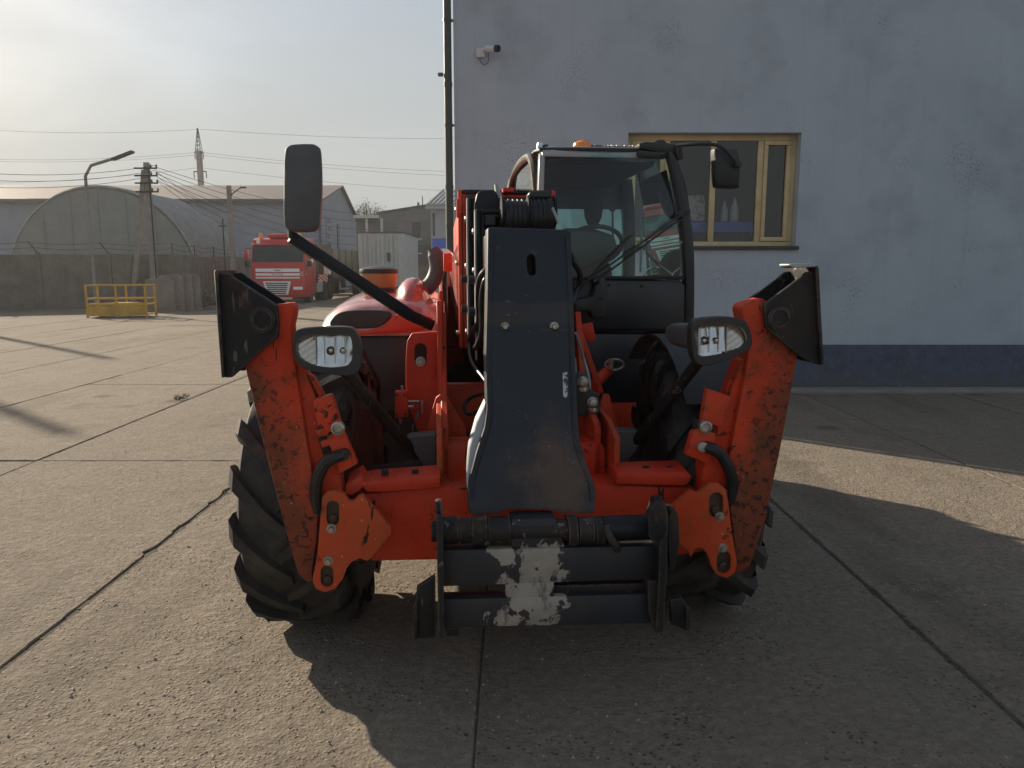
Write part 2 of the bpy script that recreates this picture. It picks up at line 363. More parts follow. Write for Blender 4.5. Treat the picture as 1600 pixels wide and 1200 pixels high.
# soil packed into the open joints
def soil_mat():
    t = NT('joint_soil'); return t.pbsdf(t.mix(t.rng(t.noise(40, 6), .3, .7), (.05, .042, .032), (.115, .096, .073)), 1, 0, t.bump(t.noise(120, 4), .8, .01))
M['soil'] = soil_mat()
mb = MB()
for k in range(-4, 3):
    x = -.13 + 2 * k; y = 1.5
    while y < 22:
        wd = .030 + .02 * noise.noise(Vector((x, y * 2, 0))); zz = -.004 + .006 * noise.noise(Vector((x, y * 5, 4)))
        mb.add([(x - wd, y, zz - .006), (x, y, zz), (x + wd, y, zz - .006), (x + wd, y + .1, zz - .006), (x, y + .1, zz), (x - wd, y + .1, zz - .006)], [(0, 1, 4, 5), (1, 2, 3, 4)]); y += .1
tag(mb.build('joint_soil', M['soil'], g), kind='stuff')
# loose grit lying on the slabs
M['grit'] = simple('grit_stone', (.33, .28, .22), .9, 0, .5, 30)
mb = MB()
for i in range(9000):
    y = 1.6 + 5.2 * random.random() ** 1.5; x = random.uniform(-.85, .8) * (y + .8)
    if noise.noise(Vector((x * .9, y * .9, 1))) < random.uniform(-.5, .25): continue
    r = random.choice((.002, .0025, .003, .0035, .004, .005, .008)) * random.uniform(.7, 1.2)
    a = random.uniform(0, 6.3); vs = []
    for j in range(4): vs.append((x + r * math.cos(a + j * 1.57) * random.uniform(.6, 1.2), y + r * math.sin(a + j * 1.57) * random.uniform(.6, 1.2), .0))
    vs.append((x + r * .2, y, r * random.uniform(.5, 1.0)))
    mb.add(vs, [(0, 1, 4), (1, 2, 4), (2, 3, 4), (3, 0, 4)])
tag(mb.build('grit', M['grit'], None, angle=10), 'loose stone grit scattered over the near concrete slabs', 'grit', kind='stuff')
# weeds in the joint
def leafm():
    t = NT('weed_leaf'); return t.pbsdf(t.mix(t.rng(t.noise(20, 3), .3, .7), (.05, .075, .02), (.10, .11, .035)), .7)
M['leaf'] = leafm()
def weed(px, py, n, sz, label):
    d = ray(px, py); t = -CAMH / d.z; c = CAM + d * t; mb = MB()
    for i in range(n):
        x, y = c.x + random.gauss(0, .02), c.y + random.uniform(-.28, .28) * sz * 8; a = random.uniform(0, 6.3); h = random.uniform(.4, 1) * sz; q = Vector((math.cos(a), math.sin(a), 0)); s = Vector((-q.y, q.x, 0)) * .006
        b = Vector((x, y, -.01)); mb.add([b - s, b + s, b + q * h * .6 + Vector((0, 0, h * .7)) + s * .7, b + q * h + Vector((0, 0, h * .8)), b + q * h * .6 + Vector((0, 0, h * .7)) - s * .7], [(0, 1, 2, 3, 4)])
    tag(mb.build('weed', M['leaf']), label, 'weed')
weed(283, 622, 90, .075, 'low green weed growing in the slab joint on the left')
weed(345, 770, 40, .02, 'sparse dry weed in the wide joint beside the left tyre')

# ================================================================== WORKSHOP BUILDING
def wall_mat():
    t = NT('blue_grey_plaster'); big = t.noise(.8, 5, .62); mid = t.noise(4, 5, .6); n2 = t.noise(1.4, 4, .6, off=(4, 1, 2)); fine = t.noise(36, 5, .7)
    b = t.mix(t.rng(big, .3, .7), (.375, .43, .48), (.455, .515, .568))
    b = t.mix(t.rng(n2, .5, .68, 0, .5), b, (.285, .318, .36))
    b = t.mix(t.rng(mid, .38, .7, 0, .4), b, (.43, .475, .52))
    zone = t.rng(t.noise(1.15, 3, .5, off=(.4, 0, 1.7)), .56, .66)
    b = t.mix(t.rng(t.noise(3.2, 4, .6, stretch=(2.2, 1, .16), off=(2, 0, 3)), .54, .74, 0, .2), b, (.27, .285, .31))
    b = t.mix(t.rng(t.noise(2.4, 4, .65, stretch=(.35, 1, 3.0), off=(6, 0, 3)), .54, .7, 0, .3), b, (.46, .475, .50))
    ch = t.math('MULTIPLY', t.rng(fine, .57, .61), zone); b = t.mix(t.math('MULTIPLY', ch, .8), b, (.075, .08, .09))
    h = t.math('SUBTRACT', t.math('ADD', t.math('MULTIPLY', fine, .5), mid), ch)
    return t.pbsdf(b, .92, 0, t.bump(h, .4, .012))
M['wall'] = wall_mat()
def plinthm():
    t = NT('dark_blue_plinth'); n = t.noise(6, 6, .68); b = t.mix(t.rng(n, .3, .7), (.062, .078, .115), (.105, .122, .165))
    b = t.mix(t.rng(t.noise(22, 5, .7), .56, .64, 0, .6), b, (.17, .18, .20)); sep = t.n('ShaderNodeSeparateXYZ'); t.l(t.tc.outputs['Object'], sep.inputs[0])
    sp = t.rng(t.math('ADD', sep.outputs[2], t.rng(n, .3, .7, -.25, .25)), -.05, .26, .7, 0); b = t.mix(sp, b, (.12, .105, .088))
    return t.pbsdf(b, .85, 0, t.bump(t.noise(40, 5, .7), .4, .012))
M['plinth'] = plinthm()
M['winframe'] = simple('beige_window_frame', (.62, .50, .28), .6, 0, .12, 5, (.28, .2, .1), .4)
M['sill'] = simple('dark_sill', (.06, .055, .055), .6)
WY = 10.35
bld = empty('workshop_building', (-.76, WY, 0), 0, 'blue grey plastered workshop with a beige framed window behind the loader', 'building')
x0, x1, zt, dep = 0, 15.0, 7.6, 11.0
ax, bx, az, bz = W(982, 207, WY).x + .76, W(1253, 207, WY).x + .76, W(1100, 386, WY).z, W(1100, 207, WY).z
RV = .16
mb = MB()
xs, zs = [x0, ax, bx, x1], [0, az, bz, zt]
V0 = [(x, 0, z) for z in zs for x in xs]
mb.add(V0, [(r * 4 + c_, r * 4 + c_ + 1, (r + 1) * 4 + c_ + 1, (r + 1) * 4 + c_) for r in range(3) for c_ in range(3) if not (r == 1 and c_ == 1)])
hole = [(ax, 0, az), (bx, 0, az), (bx, 0, bz), (ax, 0, bz)]
mb.add(hole + [(x, RV + .12, z) for x, y, z in hole], [(i, (i + 1) % 4, (i + 1) % 4 + 4, i + 4) for i in range(4)])
mb.add([(x0, 0, 0), (x0, dep, 0), (x0, dep, zt), (x0, 0, zt), (x1, 0, 0), (x1, dep, 0), (x1, dep, zt), (x1, 0, zt)], [(0, 1, 2, 3), (7, 6, 5, 4), (1, 5, 6, 2), (3, 2, 6, 7)])
mb.build('wall', M['wall'], bld)
mb = MB(); mb.box(-.02, x1 + .02, -.035, .0, -.1, .62); mb.box(-.035, 0, -.034, dep, -.1, .619); mb.build('plinth', M['plinth'], bld, .006)
MB().box(-.1, x1 + .1, -.33, -.036, -.1, .035).build('apron', M['concrete'], bld, .01)
mb = MB(); mb.box(-.15, x1 + .15, -.15, dep + .15, zt + .002, zt + .12); mb.build('roof_edge', M['sill'], bld)
wn = empty('window', (0, 0, 0)); wn.parent = bld
# frame: outer bars, mullions and the opening sash, each bar a piece
def wx(px): return W(px, 300, WY + RV).x + .76
fy0, fy1 = RV, RV + .07; zA, zB = az + .002, bz - .002; xA, xB = ax + .002, bx - .002
def bar(a, b, c, d, y0=fy0, y1=fy1, nm='frame_bar'): return MB().box(a, b, y0, y1, c, d).build(nm, M['winframe'], wn, .006, 2)
bar(xA, xB, zA, zA + .075); bar(xA, xB, zB - .075, zB)
bar(xA, xA + .07, zA + .076, zB - .076); bar(xB - .07, xB, zA + .076, zB - .076)
mull = [wx(1041), wx(1113), wx(1186)]
for m_ in mull: bar(m_ - .038, m_ + .038, zA + .076, zB - .076, fy0 - .004)
panes = [(xA + .07, mull[0] - .038), (mull[0] + .038, mull[1] - .038), (mull[1] + .038, mull[2] - .038), (mull[2] + .038, xB - .07)]
for i, (a, b) in enumerate(panes):
    c, d = zA + .075, zB - .075
    if i in (0, 3):
        for q in ((a + .004, b - .004, c + .004, c + .06), (a + .004, b - .004, d - .06, d - .004), (a + .004, a + .056, c + .061, d - .061), (b - .056, b - .004, c + .061, d - .061)): bar(*q, fy0 - .02, fy1 - .01, 'sash_bar')
    MB().box(a, b, fy0 + .03, fy0 + .036, c, d).build('pane', M['winglass'], wn)
MB().box(ax - .03, bx + .03, -.05, RV - .002, az - .035, az + .012).build('sill', M['sill'], wn, .004)
# the room behind the window
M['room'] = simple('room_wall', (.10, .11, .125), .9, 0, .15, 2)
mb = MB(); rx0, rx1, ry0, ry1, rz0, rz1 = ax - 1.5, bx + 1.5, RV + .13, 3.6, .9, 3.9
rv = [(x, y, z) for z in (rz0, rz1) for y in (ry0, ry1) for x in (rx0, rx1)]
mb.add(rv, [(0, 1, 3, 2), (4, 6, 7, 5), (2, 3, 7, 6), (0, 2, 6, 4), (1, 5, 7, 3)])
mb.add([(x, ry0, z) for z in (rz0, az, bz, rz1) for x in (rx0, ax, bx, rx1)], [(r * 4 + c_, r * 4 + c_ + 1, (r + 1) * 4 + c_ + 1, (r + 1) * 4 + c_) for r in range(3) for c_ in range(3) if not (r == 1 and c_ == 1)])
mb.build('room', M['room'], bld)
RYW = WY + .36
def rp(px, py, y=RYW): return W(px, py, y)
M['blue'] = simple('blue_shelf', (.04, .13, .55), .45, 0, .1, 4)
M['white'] = simple('white_plastic', (.62, .60, .55), .5, 0, .08, 5)
a, b = rp(1015, 347), rp(1183, 363)
sh = MB().box(a.x, b.x, RYW - .02, RYW + .35, b.z, a.z).build('shelf_board', M['blue'], None, .006)
tag(sh, 'blue shelf board behind the workshop window', 'shelf')
def text(body, size, mat, parent, mtx, name='lettering', ext=.001):
    cu = bpy.data.curves.new(name, 'FONT'); cu.body = body; cu.size = size; cu.extrude = ext; cu.align_x = 'CENTER'; cu.align_y = 'CENTER'
    o = bpy.data.objects.new(name, cu); col.objects.link(o); bpy.context.view_layer.update()
    dg = bpy.context.evaluated_depsgraph_get(); me = bpy.data.meshes.new_from_object(o.evaluated_get(dg)); bpy.data.objects.remove(o)
    me.transform(mtx); me.materials.clear(); me.materials.append(mat); n = bpy.data.objects.new(name, me); col.objects.link(n); n.parent = parent; return n
FACE = Matrix.Rotation(R(90), 4, 'X')
M['letters'] = simple('pale_blue_letters', (.35, .48, .75), .5)
p = rp(1082, 353); text('STO', .085, M['letters'], sh, Matrix.Translation((p.x, RYW - .022, p.z)) @ FACE)
mb = MB(); 
for dx in (.05, b.x - a.x - .1): mb.box(a.x + dx, a.x + dx + .05, RYW + .02, RYW + .3, .9, b.z - .002)
mb.build('leg', M['sill'], sh)
def bagmat():
    t = NT('bag_print'); return t.pbsdf(t.mix(t.rng(t.noise(9, 3, .5, dist=2), .56, .6), (.55, .53, .48), (.22, .25, .42)), .7)
M['bag'] = bagmat(); M['bottle'] = simple('bottle_plastic', (.50, .52, .52), .25, 0, .1, 8)
a, b = rp(1076, 304), rp(1102, 346); cx, cz = (a.x + b.x) / 2, a.z - b.z
rings = [[(cx + sx * (b.x - a.x) / 2 * k, RYW + .1 + sy * .07 * k2, b.z + .003 + cz * h) for sx, sy in ((-1, -1), (1, -1), (1, 1), (-1, 1))] for h, k, k2 in ((0, .92, .8), (.05, 1, 1), (.8, .98, .9), (.93, .95, .5), (1, .97, .12))]
tag(MB().loft(rings).build('printed_bag', M['bag'], None, .008, 2), 'pale printed bag standing on the blue shelf', 'bag')
for px, lab in ((1134, 'left of two clear bottles on the blue shelf'), (1150, 'right and taller of two bottles on the blue shelf')):
    p = rp(px, 346); h = .27 if px == 1134 else .31; r = .05 if px == 1134 else .058
    o = MB().lathe([(r * .9, 0), (r, .01), (r, h * .55), (r * .85, h * .68), (r * .4, h * .82), (r * .36, h)], 20, (p.x, RYW + .1, p.z + .003)).build('bottle', M['bottle'])
    MB().lathe([(r * .42, h), (r * .42, h + .03)], 16, (p.x, RYW + .1, p.z + .004)).build('cap', M['blue'], o); tag(o, lab, 'bottle')
p = rp(1224, 330, WY + .7); p2 = rp(1232, 377, WY + .7)
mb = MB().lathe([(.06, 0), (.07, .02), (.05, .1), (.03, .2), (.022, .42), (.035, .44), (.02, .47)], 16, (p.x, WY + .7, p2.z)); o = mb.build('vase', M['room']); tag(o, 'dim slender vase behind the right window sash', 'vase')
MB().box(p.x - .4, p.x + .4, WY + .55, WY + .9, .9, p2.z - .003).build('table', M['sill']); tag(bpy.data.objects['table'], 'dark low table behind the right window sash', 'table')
# drainpipe
px_ = -.835
dp = empty('drainpipe', (px_, WY - .02, 0), 0, 'dark green drainpipe running down the workshop corner', 'drainpipe')
M['pipe'] = simple('dark_green_pipe', (.045, .058, .052), .5, 0, .15, 3, (.1, .09, .07), .3)
MB().tube([(0, 0, .25), (0, 0, 7.5)], .052, 16).build('pipe', M['pipe'], dp)
MB().tube([(0, 0, .30), (0, -.03, .2), (0, -.14, .12)], .056, 14).build('shoe', M['pipe'], dp)
for z in (.9, 2.2, 3.5, 4.8, 6.1):
    MB().lathe([(.058, 0), (.058, .035)], 16, (0, 0, z)).build('clip', M['pipe'], dp); MB().box(.05, .075, -.008, .05, z + .008, z + .028).build('bracket', M['pipe'], dp)
    MB().lathe([(.0575, 0), (.0585, .05)], 16, (0, 0, z + .5)).build('collar', M['pipe'], dp)
MB().box(-.13, -.06, -.03, .03, 4.13, 4.17).build('lamp', M['greyplastic'], dp, .008)
# security camera
p = W(751, 84, WY); sc = empty('security_camera', (p.x, WY - .002, p.z), 0, 'white bullet security camera with junction box on the plaster wall', 'camera')
M['camwhite'] = simple('camera_white', (.55, .56, .58), .4, 0, .05, 5)
MB().box(-.055, .055, -.06, 0, -.055, .055).build('junction_box', M['camwhite'], sc, .006, 2)
mt = Matrix.Translation((.12, -.12, .03)) @ Matrix.Rotation(R(-38), 4, 'Z') @ Matrix.Rotation(R(9), 4, 'Y')
mb = MB().lathe([(.03, -.06), (.042, -.055), (.042, .13), (.036, .135)], 20, axis='x'); mb.v = [mt @ v for v in mb.v]; bo = mb.build('camera_body', M['camwhite'], sc)
mb = MB().lathe([(.0435, .1), (.0435, .15), (.034, .15), (.03, .138)], 20, axis='x'); mb.v = [mt @ v for v in mb.v]; mb.build('lens_hood', M['plastic'], bo)
MB().tube([(.02, -.05, .02), (.06, -.08, .03), (.09, -.1, .03)], .014, 8).build('arm', M['camwhite'], sc)
MB().tube(smooth_path([(-.01, -.03, -.055), (.0, -.035, -.11), (.05, -.03, -.14), (.1, -.03, -.1), (.1, -.06, .0)]), .004, 6).build('cable', M['wire'], sc)

# ================================================================== FAR YARD
def corr_mat(name, a, b, rough=.5, metal=.3): return paint2(name, a, b, 2.2, .35, .7, rough)
M['hangar'] = corr_mat('corrugated_grey', (.27, .28, .27), (.38, .39, .38)); M['hangarend'] = paint2('hangar_end_wall', (.20, .212, .205), (.25, .262, .25), 1.3, .3, .7, .8)
M['ware'] = paint2('blue_grey_cladding', (.20, .225, .28), (.255, .28, .335), .6, .3, .7, .7); M['roofbrown'] = paint2('brown_roof', (.11, .095, .088), (.145, .125, .115), .8, .3, .7, .7)
M['fence'] = paint2('stained_fence_concrete', (.13, .118, .098), (.215, .195, .165), 1.4, .3, .7, .95)
# panel fence
def fence_run(p0, p1, n, label, zt=2.25):
    a, b = Vector(p0), Vector(p1); d = (b - a); L = d.length; rz = math.atan2(d.y, d.x)
    f = empty('concrete_fence', a, rz, label, 'fence'); s = L / n
    for i in range(n):
        h = zt + random.uniform(-.05, .05)
        mb = MB(); mb.box(i * s + .06, (i + 1) * s - .06, -.05, .05, -.1, h)
        for k in range(5): mb.box(i * s + .1 + k * (s - .2) / 5, i * s + .1 + (k + .75) * (s - .2) / 5, -.068, -.051, .15, h - .15)
        mb.build('panel', M['fence'], f, .01)
        MB().box(i * s - .07, i * s + .07, -.1, .1, -.1, zt + .08).build('post', M['fence'], f, .01)
        MB().tube([(i * s, 0, zt + .05), (i * s - .3, -.1, zt + .5)], .022, 6).build('barbed_wire_arm', M['wire'], f)
    for k in range(2):
        pts = []
        for i in range(n * 5 + 1): u = i / 5; pts.append((min(u * s, L) - .14 * (k + 1), -.05 * (k + 1), zt + .05 + .21 * (k + 1) - .09 * math.sin(math.pi * (u % 1))))
        MB().tube(pts, .011, 4).build('barbed_wire', M['wire'], f)
    return f
fence_run((-36, 24.5, 0), (-14.6, 33.2, 0), 9, 'stained concrete panel fence on the left with bent wire arms')
fence_run((-14.8, 33.4, 0), (-15.6, 47, 0), 5, 'concrete panel fence running back behind the red truck')
# leaning plates by the fence
M['plate'] = paint2('weathered_plate', (.13, .108, .095), (.27, .225, .195), 1.1, .3, .7, .9)
for i, (px, wd, h, lab) in enumerate([(250, 1.15, 1.35, 'leftmost of the tall slabs leaning on the fence'), (268, 1.0, 1.5, 'second leaning slab from the yellow cage'), (284, .9, 1.55, 'third leaning slab from the yellow cage'), (300, .75, 1.5, 'narrow leaning slab beside the scrap pile')]):
    p = W(px, 478, 29.2 + i * .35); e = empty('leaning_slab', (p.x, p.y, 0), R(18), lab, 'slab', 'slabs leaning on the fence')
    mb = MB().prism([(-wd / 2, 0, 0), (wd / 2, 0, 0), (wd / 2 - .06, .0, h * .93), (wd * .2, 0, h), (-wd / 2 + .1, 0, h * .95)], (0, .13, 0))
    m = rot('X', -14); mb.v = [m @ v for v in mb.v]; o = mb.build('slab_body', M['plate'], e, .02, 2)
    m2 = rot('X', -14); mb = MB().prism([(-wd * .28, -.02, h * .1), (wd * .25, -.02, h * .1), (wd * .2, -.02, h * .5), (0, -.02, h * .62), (-wd * .22, -.02, h * .5)], (0, .019, 0)); mb.v = [m2 @ v for v in mb.v]; mb.build('raised_panel', M['plate'], e, .012)
# scrap pile
M['scrap'] = paint2('scrap_metal', (.05, .04, .035), (.16, .13, .11), 5, .35, .65, .6)
p = W(322, 472, 31.5); random.seed(4); mb = MB()
for i in range(46):
    m = Matrix.Translation((random.gauss(0, .42), random.gauss(0, .4), abs(random.gauss(.25, .28)))) @ Matrix.Rotation(random.uniform(0, 6), 4, random.choice('XYZ')) @ Matrix.Rotation(random.uniform(0, 6), 4, 'Z')
    mb.box(-random.uniform(.1, .4), random.uniform(.1, .4), -.03, .03, -random.uniform(.02, .07), .04, m)
o = mb.build('scrap_pile', M['scrap']); o.location = (p.x, p.y, .05); tag(o, 'tangled dark scrap metal pile by the fence', 'scrap', kind='stuff')
# yellow cage
M['yellow'] = simple('cage_yellow', (.50, .30, .035), .55, 0, .15, 4, (.2, .12, .05), .5)
p = W(229, 488, 26.0); cg = empty('yellow_basket', (p.x, p.y, 0), R(8), 'yellow steel work platform basket by the fence', 'basket')
Lx, Ly, Hz = 1.9, 1.0, 1.1
for x in (0, -Lx / 2, -Lx):
    for y in (0, Ly): MB().box(x - .03, x + .03, y - .03, y + .03, 0, Hz).build('post', M['yellow'], cg)
for z in (.42, .62, Hz - .03):
    for y in (0, Ly): MB().box(-Lx, 0, y - .022, y + .022, z, z + .045).build('rail', M['yellow'], cg)
    for x in (0, -Lx): MB().box(x - .022, x + .022, .03, Ly - .03, z, z + .045).build('rail', M['yellow'], cg)
MB().box(-Lx - .01, .01, -.036, -.031, .06, .4).build('kick_plate', M['yellow'], cg); MB().box(-Lx, 0, .032, Ly - .032, .08, .12).build('floor', M['yellow'], cg)
MB().box(-1.2, -.4, .3, .8, .122, .5).build('tool_box', M['yellow'], cg, .02)
# arched hangar
hx, hy, hr, hz0, hl = -20.9, 39.0, 4.75, .9, 6.5
hg = empty('arched_hangar', (hx, hy, 0), 0, 'arched corrugated metal hangar behind the fence', 'hangar')
pts = [(hr * math.cos(a), 0, hz0 + hr * math.sin(a)) for a in [math.pi * i / 32 for i in range(33)]]
MB().prism([(hr, .05, -.1)] + [(x, .05, z) for x, y, z in pts] + [(-hr, .05, -.1)], (0, .12, 0)).build('end_wall', M['hangarend'], hg)
rings = []; n = 40
for i in range(n + 1):
    y = hl * i / n; rr = hr + .02 + .05 * math.cos(i * math.pi); rings.append([(rr, y, -.1)] + [(rr * math.cos(a), y, hz0 + rr * math.sin(a)) for a in [math.pi * j / 28 for j in range(29)]] + [(-rr, y, -.1)])
MB().loft(rings, cap=False, closed=False).build('corrugated_roof', M['hangar'], hg, angle=25)
for i in range(20):
    yy = .12 + i * .33; MB().tube([((hr + .12) * math.cos(a), yy, hz0 + (hr + .12) * math.sin(a)) for a in [math.pi * j / 28 for j in range(29)]], .06, 5).build('roof_rib', M['hangar'], hg)
for i in range(7): MB().box(-4.2 + i * 1.4 - .02, -4.2 + i * 1.4 + .02, .02, .049, 0, hz0 + math.sqrt(max(.1, hr * hr - (-4.2 + i * 1.4) ** 2)) - .15).build('wall_seam', M['hangarend'], hg)
# long warehouse
wh = empty('long_warehouse', (-17.3, 70, 0), 0, 'long blue grey warehouse with a brown roof', 'warehouse')
ez, rz_, fz = 7.8, 9.75, 5.9
mb = MB(); mb.prism([(0, 0, -.1), (0, 0, ez), (0, 8, rz_), (0, 18, fz), (0, 18, -.1)], (-60, 0, 0)); mb.build('wall', M['ware'], wh)
def rslab(a, b, th=.18, x0=.35, x1=-60.3): return MB().hexa([(x0, a[0], a[1] + .02), (x0, b[0], b[1] + .02), (x1, b[0], b[1] + .02), (x1, a[0], a[1] + .02)], [(x0, a[0], a[1] + th), (x0, b[0], b[1] + th), (x1, b[0], b[1] + th), (x1, a[0], a[1] + th)])
rslab((-.5, ez - .12), (8, rz_)).build('roof', M['roofbrown'], wh); rslab((8.01, rz_), (18.6, fz - .2)).build('roof', M['roofbrown'], wh)
M['bluepipe'] = simple('blue_downpipe', (.05, .065, .12), .5)
for i, x in enumerate((-.15, -12, -24, -36)): MB().tube([(x, -.12, 0), (x, -.12, ez - .2)], .1, 8).build('downpipe', M['bluepipe'], wh)
MB().box(-60, .2, -.62, -.48, ez - .28, ez - .12).build('gutter', M['bluepipe'], wh)
for i in range(3): MB().box(-26 - i * 6, -22.6 - i * 6, -.9, -.66, ez - .15, ez + .05).build('gutter_board', M['roofbrown'], wh)
M['sign'] = simple('dim_sign', (.12, .13, .17), .6)
sg = MB().box(.02, .08, 1.6, 3.6, 2.6, 6.6).build('vertical_sign', M['ware'], wh)
for i in range(5): MB().box(.081, .1, 1.9 + .15 * (i % 2), 3.3 - .2 * (i % 3), 3 + i * .72, 3.45 + i * .72).build('sign_mark', M['sign'], sg)
MB().box(.02, .1, 6, 6.9, 1.5, 6).build('door_strip', M['sign'], wh)
# white container
M['container'] = paint2('white_container', (.46, .46, .43), (.56, .555, .52), 2, .3, .7, .6)
p0, p1 = W(559, 364, 41), W(631, 364, 41); cw = p1.x - p0.x
ct = empty('white_container', (p0.x, 41, 0), 0, 'white corrugated shipping container beyond the hood', 'container')
MB().box(0, cw, .05, 6, .7, p0.z).build('body', M['container'], ct, .02)
for i in range(10):
    xx = .08 + i * (cw - .16) / 10; MB().box(xx, xx + (cw - .16) / 10 * .6, -.0, .048, .85, p0.z - .12).build('door_rib', M['container'], ct, .008)
for xx in (.5, .95, cw - .95, cw - .5): MB().tube([(xx, -.04, .8), (xx, -.04, p0.z - .1)], .022, 8).build('lock_rod', M['container'], ct)
MB().box(cw * .62, cw * .70, -.05, -.001, 2.05, 2.5).build('lock_box', M['greyplastic'], ct, .02)
MB().box(-.05, cw + .05, -.03, 6.05, p0.z + .002, p0.z + .07).build('top_rail', M['sign'], ct); MB().box(0, cw, .1, 5.9, 0, .698).build('plinth_blocks', M['fence'], ct)
# grey building with slanted parapet
M['greybld'] = paint2('grey_brick', (.165, .165, .155), (.22, .22, .205), 1.2, .3, .7, .9)
GB = 60; a, b = W(556, 338, GB), W(690, 318, GB)
gb = empty('grey_building', (a.x, GB, 0), 0, 'grey brick building with a slanted parapet beyond the container', 'building')
L = b.x - a.x
def gx(px): return W(px, 400, GB).x - a.x
def gz(py): return W(600, py, GB).z
mb = MB().prism([(0, 0, -.1), (L, 0, -.1), (L, 0, b.z), (gx(600), 0, gz(332)), (0, 0, a.z - .2)], (0, 10, 0)); mb.build('wall', M['greybld'], gb)
MB().hexa([(gx(590), -.15, gz(334)), (L + .1, -.15, b.z), (L + .1, 10, b.z), (gx(590), 10, gz(334))], [(gx(590), -.15, gz(334) + .12), (L + .1, -.15, b.z + .14), (L + .1, 10, b.z + .14), (gx(590), 10, gz(334) + .12)]).build('parapet_cap', M['roofbrown'], gb)
MB().box(gx(557), gx(596), -.8, -.01, gz(342), gz(337)).build('canopy', M['container'], gb)
for px in (575, 598): MB().box(gx(px), gx(px) + .18, -.7, -.55, 0, gz(342) - .01).build('canopy_post', M['container'], gb)
M['darkpane'] = simple('dark_pane', (.05, .055, .065), .2)
wo_ = MB().box(gx(645), gx(658), -.04, -.002, gz(372), gz(347)).build('window', M['darkpane'], gb); MB().box(gx(643), gx(660), -.12, -.001, gz(375), gz(372.2)).build('sill', M['container'], wo_)
MB().box(gx(633), gx(672), -.08, -.002, 0, gz(383)).build('gate', M['roofbrown'], gb); MB().box(gx(633), gx(660), -.12, -.081, gz(397), gz(395)).build('gate_rail', M['container'], gb)
MB().box(gx(646), gx(649), 3, 3.3, gz(330), gz(311)).build('chimney', M['greybld'], gb); MB().tube([(gx(657), 2, gz(326)), (gx(657), 2, gz(303))], .04, 6).build('antenna', M['wire'], gb)
MB().box(gx(640), gx(690), -4, -3.8, -.1, gz(416)).build('yard_wall', M['fence'], gb)
# metal roof building
MBY = 50; a, b = W(673, 324, MBY), W(720, 324, MBY)
mr = empty('metal_roofed_building', (a.x, MBY, 0), 0, 'pale building with ribbed metal roof behind the drainpipe', 'building')
M['palewall'] = paint2('pale_wall', (.33, .34, .35), (.42, .43, .43), 1, .3, .7, .8)
def mz(py): return W(700, py, MBY).z
def mx(px): return W(px, 400, MBY).x - a.x
MB().box(0, 7, 0, 8, -.1, mz(324)).build('wall', M['palewall'], mr)
MB().hexa([(-.3, -.4, mz(322)), (7.3, -.4, mz(322)), (7.3, 4.5, mz(287)), (.35, 4.5, mz(287))], [(-.3, -.4, mz(322) + .08), (7.3, -.4, mz(322) + .08), (7.3, 4.5, mz(287) + .08), (.35, 4.5, mz(287) + .08)]).build('roof', M['hangar'], mr)
for i in range(26):
    x = -.2 + i * .29; MB().hexa([(x, -.42, mz(322) + .081), (x + .09, -.42, mz(322) + .081), (x + .09 + .6 * (1 - i / 26), 4.5, mz(287) + .081), (x + .6 * (1 - i / 26), 4.5, mz(287) + .081)], [(x, -.42, mz(322) + .14), (x + .09, -.42, mz(322) + .14), (x + .09 + .6 * (1 - i / 26), 4.5, mz(287) + .14), (x + .6 * (1 - i / 26), 4.5, mz(287) + .14)]).build('roof_rib', M['galv'], mr)
MB().box(-.3, 7.3, -.45, -.05, mz(327), mz(322) - .03).build('eave', M['galv'], mr)
MB().box(mx(677), mx(680), -.06, -.002, mz(372), mz(333)).build('window_strip', M['darkpane'], mr)
mb = MB().hexa([(mx(681), -.03, mz(332)), (mx(683), -.03, mz(332)), (mx(702), -.03, mz(352)), (mx(702), -.03, mz(355))], [(mx(681), -.001, mz(332)), (mx(683), -.001, mz(332)), (mx(702), -.001, mz(352)), (mx(702), -.001, mz(355))]); mb.build('brace', M['galv'], mr)
MB().box(mx(676), mx(720), -.1, -.003, mz(404), mz(373)).build('blue_panel', M['blue'], mr)
MB().box(mx(676), mx(720), -.14, -.003, mz(372.5), mz(369)).build('band', M['palewall'], mr)
# poles
def pole(name, pt, h, r0, r1, label, sq=True):
    e = empty(name, pt, 0, label, 'pole')
    MB().tube([(0, 0, -.1), (0, 0, h)], [r0, r1], 4 if sq else 12).build('shaft', M['concrete'], e); return e
pa = W(239, 400, 32.5); HA = W(236, 254, 32.5).z
pl = pole('utility_pole', (pa.x, 32.5, 0), HA, .17, .13, 'braced concrete utility pole carrying a bundle of wires')
MB().tube([(-1.0, 0, 0), (-.12, 0, HA - .3)], [.15, .11], 4).build('brace', M['concrete'], pl)
for z in (.25, .55, .85, 1.2): MB().box(-.45, .5, -.2, -.14, HA - z - .03, HA - z + .03).build('cross_arm', M['wire'], pl)
for z in (.25, .55, .85, 1.2):
    for x in (.25, .48): MB().lathe([(.03, 0), (.045, .05), (.02, .12)], 8, (x, -.17, HA - z + .032)).build('insulator', M['greyplastic'], pl)
MB().tube([(.16, -.16, 0), (.14, -.14, HA - .2)], .03, 6).build('conduit', M['wire'], pl)
pb = W(364, 410, 36); HB = W(358, 290, 36).z
p2_ = pole('lamp_pole', (pb.x, 36, 0), HB, .16, .12, 'slim concrete pole with a small street lamp left of the truck')
MB().tube([(0, 0, HB - .5), (.3, 0, HB - .25), (.55, 0, HB - .1)], .025, 6).build('lamp_arm', M['wire'], p2_); MB().box(.5, .8, -.06, .06, HB - .12, HB - .05).build('lamp_head', M['greyplastic'], p2_, .02)
pc = W(355, 400, 33.3); HC = W(355, 343, 33.3).z
